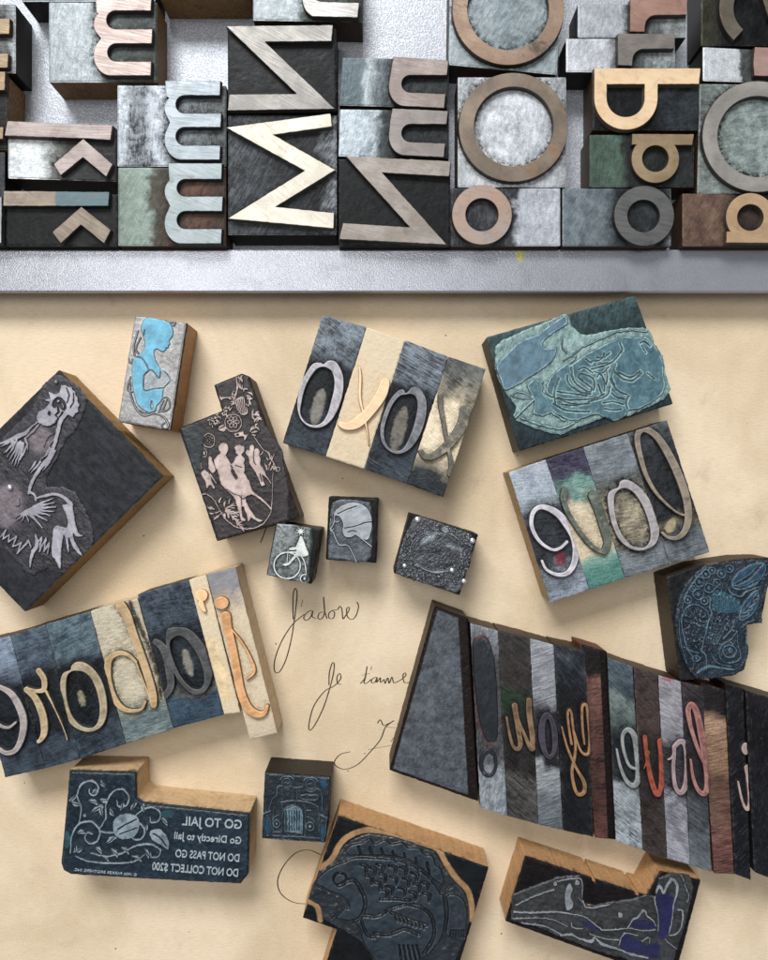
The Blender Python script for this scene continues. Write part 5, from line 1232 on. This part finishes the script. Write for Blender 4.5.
# ---- blue plate with a bird of round feathers
FB = Crop(645, 545, 6.244)
bp = FB.q((385,124),(470,112),(560,104),(660,97),(700,94),(768,96),(800,120),(790,200),(760,300),(735,380),(735,490),(640,500),(642,560),(650,680),(625,780),(560,815),(450,832),(330,840),(270,770),(240,700),(218,640),(200,540),(195,470),(200,400),(222,320),(260,240),(320,175))
ba = []
for x, y, r in ((382,182,26),(342,232,30),(335,308,34),(450,236,22),(268,342,24),(420,160,20),(480,180,26),(400,270,28),(455,290,24),(372,350,22),(530,150,22),(300,275,18)):
    ba += A(FB.R(x, y, r, 9)) + A(FB.C(x, y, r*0.4))
ba += A(*[FB.S([(430+i*22, 310+i*4),(436+i*20, 360),(432+i*24, 410)], 6) for i in range(7)], *[FB.S([(400+i*26, 440+i*6),(390+i*22, 520),(380+i*14, 620)], 5) for i in range(6)], FB.S([(640,520),(632,600),(628,700),(600,760)], 7), FB.S([(690,470),(640,485),(610,520)], 7), FB.S([(250,640),(300,700),(300,780)], 7))
ba += A(FB.P((540,232),(560,200),(600,160),(680,115),(742,108),(758,140),(748,180),(705,245),(640,275),(580,282),(548,268))) + D(*[FB.S([(560+i*26,250-i*14),(640+i*18,215-i*20),(700+i*8,160-i*10)], 7) for i in range(5)], FB.S([(560,262),(620,265),(700,225)], 6))
ba += A(FB.P((585,450),(600,390),(640,330),(690,285),(712,290),(715,340),(700,400),(650,455),(600,475))) + D(*[FB.S([(610+i*20,440-i*30),(640+i*20,430-i*34)], 8) for i in range(4)], FB.S([(600,440),(660,370),(700,310)], 6))
ba += A(FB.R(530,665,42,9,38), FB.C(535,660,16), FB.R(320,710,26,8,16), FB.C(322,708,9),
        FB.S([(400,480),(392,420),(345,382),(292,374),(250,410),(228,480),(245,570),(270,650),(335,675)], [9,9,10,10,10,10,9,9,8]),
        FB.S([(410,330),(405,390),(418,430),(392,490),(372,580),(355,660),(380,690),(385,780)], [12,12,12,12,10,10,10,8]),
        FB.S([(520,270),(540,300),(600,322),(640,290),(720,262)], [10,12,12,10,8]), FB.S([(575,540),(540,590),(480,630),(465,680),(490,730),(560,735),(600,700),(585,640),(575,540)], [8,9,9,9,8,8,8,8,8]),
        FB.S([(415,680),(440,720),(470,745),(540,760)], 9), FB.S([(330,800),(400,760),(480,770),(560,780)], [16,18,16,10]), FB.S([(560,470),(545,520),(490,590)], 9), 
        FB.S([(215,470),(222,600),(262,740)], 8), FB.S([(232,400),(262,300),(320,215),(390,140)], 8))
for i in range(9):
    a = math.radians(150+i*30); ba += A(FB.S([(320+45*math.cos(a), 480+55*math.sin(a)), (320+70*math.cos(a), 480+85*math.sin(a))], [9,5], smooth=False))
rnd = random.Random(3)
for i in range(60):
    x, y = rnd.uniform(250, 560), rnd.uniform(430, 640); ba += A(FB.C(x, y, rnd.uniform(4, 8)))
cut_block('deep blue plate crowded with bubbles and feathers on a dark brown base',
    [(668.7,577.6),(700,566),(746,559),(774,558.5),(772,580),(763.5,624),(748,625.5),(749.8,654),(745.5,670),(735,677.5),(682,682)], bp, ba, T('15171a', '33383c'), m_wood('blue_block_side', H('22160d'), H('4d3820'), grime=0.35),
    plate_stops=T('0e1823', '2a3f50'), face=H('2c4d63',1), face2=H('182f42',1), depth=0.55, pz=0.0022, dirdeg=40, res=3, edgec=H('7fa0b2'), edge_k=0.5, lump=0.25, tbreak=True, halo=H('0f1c2c'), halo_k=0.4, metal=0.1, nr=0.3, nscale=2.0, rough=0.32, frough=0.32, quad=[(668,577),(772,558),(763,624),(682,682)], pamp=0.3,
    tint=A(FB.P((420,305),(480,290),(590,345),(585,420),(430,415))), tintc=H('33586a'))

# ---- jail card: mirrored lettering; the cartoon figures are replaced by plain scrollwork
JN = Crop(50, 745, 5.908)
jo = [(68.5,771),(135.6,772.6),(136.2,798),(143,803),(249.5,814.3),(248.2,875),(240,885.3),(150,880.8),(70,876),(62.5,872),(60,865)]
ja = A(JN.S([(120,640),(128,540),(170,470),(240,455),(290,500),(285,560),(240,585),(205,555),(220,520),(250,530)], [9,11,13,13,13,12,11,10,10,10]),
       JN.S([(170,470),(185,380),(160,300),(190,230),(250,215),(285,250),(270,295),(235,290),(232,262)], [9,10,11,12,12,12,11,10,9]),
       JN.S([(290,500),(330,430),(330,350),(370,280),(430,265),(465,310),(450,360),(405,365),(395,330)], [9,10,11,12,12,12,11,10,9]),
       JN.S([(290,510),(370,520),(450,470),(520,460),(560,510),(535,560),(490,555),(485,520)], [9,11,12,13,13,12,10,9]),
       JN.S([(480,440),(540,390),(600,370),(650,400),(640,450),(600,460),(590,430)], [9,11,12,12,11,10,9]),
       JN.S([(240,640),(330,660),(430,640),(500,600),(590,590),(650,620),(640,660),(600,665),(595,640)], [8,10,12,12,12,11,10,9,8]),
       JN.S([(150,660),(230,690),(360,700),(480,695),(560,650)], [6,9,10,9,6]),
       JN.P((380,440),(440,410),(510,420),(530,470),(500,540),(430,560),(375,520)), JN.P((590,510),(650,500),(695,550),(700,620),(650,590),(600,560)), JN.C(300,370,16), JN.C(205,420,10), JN.C(560,330,12))
rnd = random.Random(12)
for (x, y, a, l, w) in ((150,300,2.2,50,26),(175,360,3.4,55,24),(230,330,0.2,60,26),(250,395,-0.6,60,26),(310,420,-1.9,60,26),(345,330,3.0,50,24),(380,420,-2.4,50,24),(270,610,0.5,50,24),(190,610,2.4,55,22),(160,520,-0.2,50,24),(340,580,-0.8,60,28),(360,620,0.6,60,24),(420,610,0.4,60,22),(560,400,-2.0,55,24),(610,360,-1.4,50,22),(660,440,0.6,50,24),(570,470,1.6,50,22),(480,660,0.2,70,20),(560,620,0.9,60,22),(430,340,1.6,50,22),(480,390,-1.2,55,22),(250,290,-0.9,45,20),(330,250,-2.5,50,22),(150,590,1.5,50,20),(300,660,0.3,60,18)):
    ja += A(JN.S([(x, y), (x+0.5*l*math.cos(a), y+0.5*l*math.sin(a)), (x+l*math.cos(a+0.3), y+l*math.sin(a+0.3))], [w*0.4, w, w*0.2])) + D(JN.S([(x, y), (x+0.8*l*math.cos(a+0.1), y+0.8*l*math.sin(a+0.1))], 4, smooth=False))
ja += D(JN.S([(400,500),(450,470),(510,440)], 7), JN.S([(410,530),(460,510),(515,490)], 6), JN.S([(610,525),(650,550),(685,600)], 7))
th, jpl, wb = cut_block('blue-black block with raised backwards lettering about going to jail, lower left on the paper',
    jo, [(70,772.4),(134.6,774),(135,799),(142.5,804.6),(248,815.6),(246.8,874.6),(239.4,883.6),(150,879.4),(70.6,874.6),(64,871),(61.6,865)], ja, T('14202a', '2f4250'), m_wood('jail_block_side', H('ae8a5c',1), H('e0c092',1), grime=0.3, grimec=H('4a3018')),
    sat=1.0, plate_stops=T('0a1620', '213848'), face=H('8a98a2',1), face2=H('5f6e7a',1), depth=0.45, pz=0.0010, dirdeg=30, res=2.6, quad=[(60,770),(250,780),(250,885),(60,875)], halo=H('0a1018'), halo_k=0.5, edgec=H('7f929e'), edge_k=0.4, fink=0.7, pamp=0.15, metal=0.0, rough=0.35,
    tint=A(JN.C(95,560,24,50), JN.C(690,410,40,24)), tintc=H('27505c'))
letter_m = m_plain('worn_ink_lettering', H('a3afb6', 0.9), 0.4, 0.1, 0.3, 900)
def mirrored_text(body, xr, yr, xl, yl, cap, label, parent, bold=0.0, hgt=0.00045):
    """text that reads backwards: its first letter sits at the right end (xr, yr), px baseline; cap height px"""
    cu = bpy.data.curves.new('lettering', 'FONT'); cu.body = body; cu.size = 1.0; cu.offset = bold; cu.extrude = 0.0; cu.resolution_u = 4
    o = bpy.data.objects.new('raised_lettering', cu); COL.objects.link(o)
    dg = bpy.context.evaluated_depsgraph_get(); me = bpy.data.meshes.new_from_object(o.evaluated_get(dg))
    COL.objects.unlink(o); bpy.data.objects.remove(o)
    co = np.array([v.co[:2] for v in me.vertices]); fs = [list(p.vertices) for p in me.polygons]
    w0, w1 = co[:, 0].min(), co[:, 0].max(); capu = co[:, 1].max() if not any(ch in body for ch in 'y$') else 0.7
    L = math.hypot(xl-xr, yl-yr); ex = ((xl-xr)/L, (yl-yr)/L); up = (ex[1], -ex[0]) if ex[0] < 0 else (-ex[1], ex[0])
    if up[1] > 0: up = (-up[0], -up[1])
    px = []
    for a, b in co:
        s = (a-w0)/(w1-w0)*L; t = b/capu*cap
        px.append((xr+ex[0]*s+up[0]*t, yr+ex[1]*s+up[1]*t))
    n = len(px); z1, z0 = ZT, ZT-0.00045-0.0002
    V = [W(x, y, z1)[:2]+(z1,) for x, y in px]
    k = (CAMZ-ZT)/FPX
    V = [((x-384)*k, (480-y)*k, z1) for x, y in px] + [((x-384)*k, (480-y)*k, z0) for x, y in px]
    cnt = {}
    for f in fs:
        for i in range(len(f)):
            e = (f[i], f[(i+1) % len(f)]); cnt[e] = 1
    F = [f[::-1] for f in fs]
    for (a, b) in cnt:
        if (b, a) not in cnt: F.append([a, b, n+b, n+a])
    ob = mesh_obj('raised_lettering', V, F, letter_m, parent); ob['label'] = label
    return ob
JT = Crop(150, 760, 4.042)
def mt(body, x1, y1, x0, y0, cap, label, bold):
    (a, b), (c, d) = JT.q((x1, y1), (x0, y0)); mirrored_text(body, a, b, c, d, cap/4.042, label, jpl, bold)
mt('GO TO JAIL', 370, 279, 130, 263, 36, 'largest line of backwards lettering, GO TO JAIL', 0.012)
mt('Go Directly to Jail', 368, 340, 98, 318, 28, 'backwards line reading Go Directly to Jail', 0.012)
mt('DO NOT PASS GO', 360, 412, 102, 392, 31, 'backwards line reading DO NOT PASS GO', 0.012)
mt('DO NOT COLLECT $200', 355, 472, 8, 444, 31, 'backwards line reading DO NOT COLLECT $200', 0.012)
(a, b), (c, d) = JN.q((512, 775), (140, 744))
mirrored_text('\u00a9 1936 PARKER BROTHERS, INC.', a, b, c, d, 2.6, 'tiny backwards copyright line under the scrollwork', jpl, 0.0)

# ---- two people in an old open car
CP = Crop(255, 750, 8.533)
def arcS(cr, cx, cy, rx, ry, a0, a1, w): return cr.S([(cx+rx*math.cos(math.radians(a0+(a1-a0)*i/8)), cy+ry*math.sin(math.radians(a0+(a1-a0)*i/8))) for i in range(9)], w)
ca_ = A(arcS(CP,272,255,56,30,180,360,12), arcS(CP,475,265,60,28,180,360,12), CP.R(270,285,38,7,40), CP.R(475,295,40,7,42), CP.S([(245,285),(262,280),(278,290),(295,282)], 6), CP.S([(450,300),(475,290),(500,305)], 6),
        CP.S([(235,310),(190,320),(182,390),(150,420),(125,480),(120,520)], 8), CP.S([(305,310),(350,325),(410,315)], 8), CP.S([(520,330),(560,350),(572,430),(570,520)], 8), CP.S([(220,450),(300,436),(400,440),(490,460),(540,490)], 8),
        CP.S([(225,350),(240,400),(225,435)], 6), CP.S([(330,340),(320,420)], 6), CP.S([(360,330),(355,430)], 6), CP.S([(390,390),(450,385),(530,390)], 9), CP.S([(385,340),(375,400),(440,430),(530,425),(545,380)], 6), CP.S([(430,340),(475,360),(520,340)], 6), CP.S([(250,330),(275,345),(300,330)], 6),
        CP.S([(70,545),(130,525)], 12, smooth=False), CP.S([(555,555),(620,580)], 12, smooth=False), CP.S([(70,550),(58,660),(55,760)], 7), CP.S([(610,585),(608,700),(600,798)], 7),
        CP.R(105,650,32,6,85), CP.R(575,690,24,6,85), CP.R(185,632,28,8,32), CP.C(185,632,10), CP.R(468,655,34,8,36), CP.C(468,655,12),
        CP.P((245,500),(290,480),(345,470),(400,500),(412,560),(408,720),(250,700), smooth=False), CP.S([(55,768),(200,770),(400,785),(602,798)], 12), CP.S([(150,735),(300,740),(560,758)], 6), CP.S([(440,520),(480,522)], 9), CP.S([(160,490),(150,600),(155,720)], 6), CP.S([(540,500),(545,600),(535,740)], 6), CP.S([(160,700),(215,705)], 6))
for k in range(6): ca_ += D(CP.S([(270+k*22, 522-10*math.sin(k*0.6)), (272+k*21, 690)], 5, smooth=False))
ca_ += D(CP.S([(255,505),(345,478),(402,505)], 5), CP.S([(258,515),(262,690)], 5, smooth=False)) + A(CP.S([(200,560),(165,575),(150,600)], 7), CP.S([(440,570),(490,590),(510,620)], 7), CP.S([(230,470),(235,490),(225,720)], 6), CP.S([(420,470),(430,560),(425,740)], 6))
cut_block('dark blue-black block with two hatted people in an open old car in relief',
    [(264.4,772.9),(330.8,777.6),(325.5,843.9),(261.4,839.8)], [(265.2,773.6),(330,778.2),(328,815),(324.8,843),(262,839),(263.5,805)], ca_, T('0c1116', '1e272e'), m_wood('car_block_side', H('15120e'), H('302a20'), grime=0.3),
    plate_stops=T('131e2a', '24343f'), face=H('3f5866',1), face2=H('2c4250',1), depth=0.5, pz=0.0009, dirdeg=10, res=3.6, edgec=H('84a0ac'), edge_k=0.7, halo=H('0c141c'), halo_k=0.4, pamp=0.12, metal=0.05, rough=0.35, quad=[(264,773),(331,778),(325,844),(261,840)],
    tint=A(CP.P((555,240),(600,250),(610,330),(570,320)), CP.C(105,650,22,70), CP.C(575,700,14,70)), tintc=H('1d4a62'), angle=math.radians(4))

# ---- big fish
FQ = Crop(290, 790, 3.657)
fo = [(338,817.2),(489.2,869.3),(470,933),(446,1010),(312,1010),(336.6,932),(302.3,920)]
line1 = FQ.q((108,292),(150,262),(182,205),(220,172),(285,152),(380,166),(470,195),(540,222),(570,272),(610,330),(650,372),(666,430),(668,482))
rimS = ('S', catmull([(x, y, 5.6) for x, y in line1], False, 5))
rimS2 = FQ.S([(62,412),(98,432),(110,484)], [20,20,18])
fp = FQ.q((112,300),(160,268),(195,212),(235,182),(290,164),(380,178),(465,207),(530,232),(558,280),(598,338),(638,380),(654,435),(656,490),(640,550),(600,640),(560,720),(330,720),(300,620),(260,560),(200,520),(120,478),(112,440),(100,425),(66,405),(80,355),(100,320))
fi = A(FQ.P((92,345),(130,300),(190,270),(250,250),(330,252),(420,262),(500,310),(550,370),(565,440),(560,520),(520,590),(480,620),(430,700),(330,640),(270,560),(255,500),(180,470),(150,480),(205,420),(180,400),(110,370)),
       FQ.P((205,230),(225,205),(262,195),(290,180),(310,200),(345,185),(370,200),(410,195),(430,215),(470,215),(490,240),(520,245),(530,275),(555,300),(560,345),(530,330),(480,285),(420,250),(330,238),(250,245)),
       FQ.P((572,400),(600,385),(635,410),(645,460),(640,520),(650,550),(600,545),(568,520),(580,460)), FQ.P((285,470),(340,440),(430,420),(500,500),(470,530),(400,520),(330,520),(300,540),(270,520)))
for s, w in (([(180,350),(230,330),(262,370),(275,420),(255,470),(200,490)], 10), ([(85,350),(140,375),(195,400),(212,430)], 12), ([(200,425),(175,455),(150,478)], 9), ([(275,460),(320,462),(370,435),(420,420)], 8), ([(430,420),(480,430),(520,470),(525,540),(490,600)], 9),
             ([(330,400),(390,400),(440,405)], 7), ([(370,450),(420,470),(480,490),(500,495)], 8), ([(310,525),(360,530),(420,510),(470,530)], 9), ([(560,380),(575,440),(565,520)], 9), ([(225,245),(330,248),(420,262),(505,315),(555,380)], 9), ([(262,480),(280,530),(310,540)], 8)):
    fi += D(FQ.S(s, w*1.35))
for (x, y) in ((270,290),(300,300),(290,330),(330,290),(340,325),(320,355),(375,295),(380,335),(365,370),(415,300),(425,340),(410,375),(455,320),(465,360),(345,380),(450,390),(495,355),(500,395)):
    fi += D(FQ.S([(x-12, y-16), (x+10, y-10), (x+8, y+14)], [8,12,7]))
for i in range(7): fi += D(FQ.S([(250+i*42, 210+i*i*1.6), (262+i*42, 245+i*i*2.2)], 8, smooth=False))
for i in range(8): fi += D(FQ.S([(385+i*15, 462+i*5), (392+i*14, 480+i*4)], 6, smooth=False))
for i in range(6): fi += D(FQ.S([(590+i*9, 515), (585+i*10, 545)], 5, smooth=False))
for i in range(5): fi += D(FQ.S([(400+i*16, 570), (410+i*18, 640)], 6, smooth=False))
fi += D(FQ.R(183,328,24,7)) + A(FQ.C(183,328,9))
cut_block('big blue-black block with a scaly fish and a tan line round it',
    fo, fp, fi, T('101418', '232a30'), orange_side, plate_stops=T('151c24', '26323c'), face=H('28343e',1), face2=H('161f28',1), spec=0.45, lump=0.35, depth=1.4, pz=0.0005, dirdeg=20, res=2.4, edgec=H('51646f'), edge_k=0.4, halo=H('0c1116'), halo_k=0.3, metal=0.0, rough=0.34, frough=0.36, edge=1.0,
    top_tint=[('+', rimS), ('+', rimS2)], top_tintc=H('ab8459'), quad=[(338,817),(489,869),(446,1010),(290,960)], nr=0.2, pamp=0.2, angle=math.radians(19))

# ---- block at the lower right
BR_ = Crop(490, 820, 3.491)
bo = [(525.8,857.2),(592.4,879.0),(593.0,883.0),(596.4,884.0),(596.2,880.2),(636,893.2),(636.6,896.6),(640,897.6),(640,894.5),(648,897),(661,872.5),(702,881.6),(675,984),(505.8,923)]
bpl = BR_.q((80,262),(150,235),(240,200),(318,195),(330,232),(322,280),(345,305),(420,290),(500,278),(548,262),(580,270),(590,205),(635,188),(700,196),(712,240),(690,340),(650,470),(640,540),(520,500),(380,462),(260,415),(170,378),(72,352))
B6 = Crop(560, 850, 5.12)
bra_ = A(BR_.S([(85,322),(150,325),(230,322),(285,330)], [7,7,7,6]), B6.S([(0,440),(60,435),(100,455),(160,470),(180,450),(220,485),(300,510),(360,535),(450,555)], [7,12,10,18,9,16,10,14,10]), B6.S([(55,330),(130,345),(200,400),(230,412),(340,405)], 7), B6.S([(58,375),(68,400),(115,405)], 7), B6.P((25,230),(35,190),(55,175),(65,200),(55,240),(70,280),(50,310),(30,300)), B6.S([(100,250),(130,285)], 6),
         B6.S([(345,405),(372,362),(400,345),(430,312),(450,342),(480,365),(492,392)], [7,8,10,14,10,8,7]), B6.S([(505,420),(502,330),(486,262),(495,205),(515,190),(530,222),(545,190),(575,152),(600,182),(597,232),(582,282),(575,350),(560,430)], [7,8,9,14,16,12,14,18,16,11,9,8,7]), B6.S([(560,440),(600,430),(625,380),(628,315),(605,308)], [7,8,9,10,8]),
         B6.S([(540,460),(560,480),(605,512)], 6), B6.S([(300,490),(330,430),(400,440)], 6), B6.S([(350,400),(420,415),(490,410)], 6), B6.S([(420,470),(455,450),(460,480)], 6), BR_.C(228,224,8), BR_.C(305,220,9), BR_.C(455,332,9), BR_.S([(235,215),(300,205),(322,215),(325,280),(345,308),(420,296)], 5), BR_.S([(90,300),(150,270),(225,245)], 4), BR_.S([(80,345),(200,345),(270,372)], 4), BR_.S([(110,362),(190,372),(250,402)], 6), BR_.S([(350,400),(400,415),(450,420)], 5), B6.S([(640,180),(660,240),(650,270)], 5), B6.C(660,355,9), B6.S([(620,130),(635,160)], 6))
cut_block('orange-sided block with a grey and violet-blue etched plant, lower right on the paper',
    bo, bpl, bra_, T('151014', '2a2226'), orange_side, plate_stops=T('222224', '4c4e50'), face=H('868b92',1), face2=H('62676e',1), depth=0.5, pz=0.0009, dirdeg=-15, res=2.6, quad=[(526,857),(702,881),(675,984),(506,923)], edgec=H('989ea4'), edge_k=0.5, halo=H('1e1d20'), halo_k=0.5, pamp=0.3, metal=0.1, rough=0.35,
    tint=A(B6.P((495,240),(530,228),(578,235),(577,330),(557,425),(520,465),(500,420),(500,330)), B6.P((365,372),(420,355),(480,375),(490,405),(420,410),(370,400)), B6.P((310,490),(332,432),(380,450),(450,490),(500,470),(520,520),(500,560),(420,540),(340,525)), B6.P((110,365),(150,370),(205,405),(170,415),(120,395))), tbreak=True, tintc=H('1f2150',1),
    top_tint=A(B6.S([(120,285),(190,300),(240,310),(300,282),(390,290)], [10,18,20,24,8])), top_tintc=H('b5907c'), angle=math.radians(18))
# ---------------------------------------------------------------- camera and lights
cam = bpy.data.cameras.new('camera'); co = bpy.data.objects.new('camera', cam); link(co)
co.location = (0, 0, CAMZ); co.rotation_euler = (0, 0, 0)
cam.sensor_fit = 'VERTICAL'; cam.sensor_height = 24.0; cam.lens = 24.0*FPX/960.0
cam.clip_start = 0.01; cam.clip_end = 50
scene.camera = co
w = bpy.data.worlds.new('World'); scene.world = w; w.use_nodes = True
bg = w.node_tree.nodes['Background']; bg.inputs[0].default_value = (0.93, 0.96, 1.0, 1); bg.inputs[1].default_value = 0.28
def area(name, loc, target, sx, sy, power, col):
    l = bpy.data.lights.new(name, 'AREA'); l.shape = 'RECTANGLE'; l.size = sx; l.size_y = sy; l.energy = power; l.color = col
    o = bpy.data.objects.new(name, l); o.location = loc
    o.rotation_euler = (Vector(target)-Vector(loc)).to_track_quat('-Z', 'Y').to_euler()
    return link(o)
area('window_light', (-0.55, 1.9, 1.95), (0, 0, 0), 1.3, 0.9, 82.0, (1.0, 1.0, 1.0))
area('ceiling_lamp', (-0.35, 0.25, 1.9), (0, 0, 0), 0.5, 1.2, 12.0, (1.0, 0.99, 0.97))
vs = scene.view_settings; vs.view_transform = 'Standard'; vs.look = 'None'; vs.exposure = 0.08; vs.gamma = 1.0
scene.render.engine = 'CYCLES'; scene.cycles.max_bounces = 6
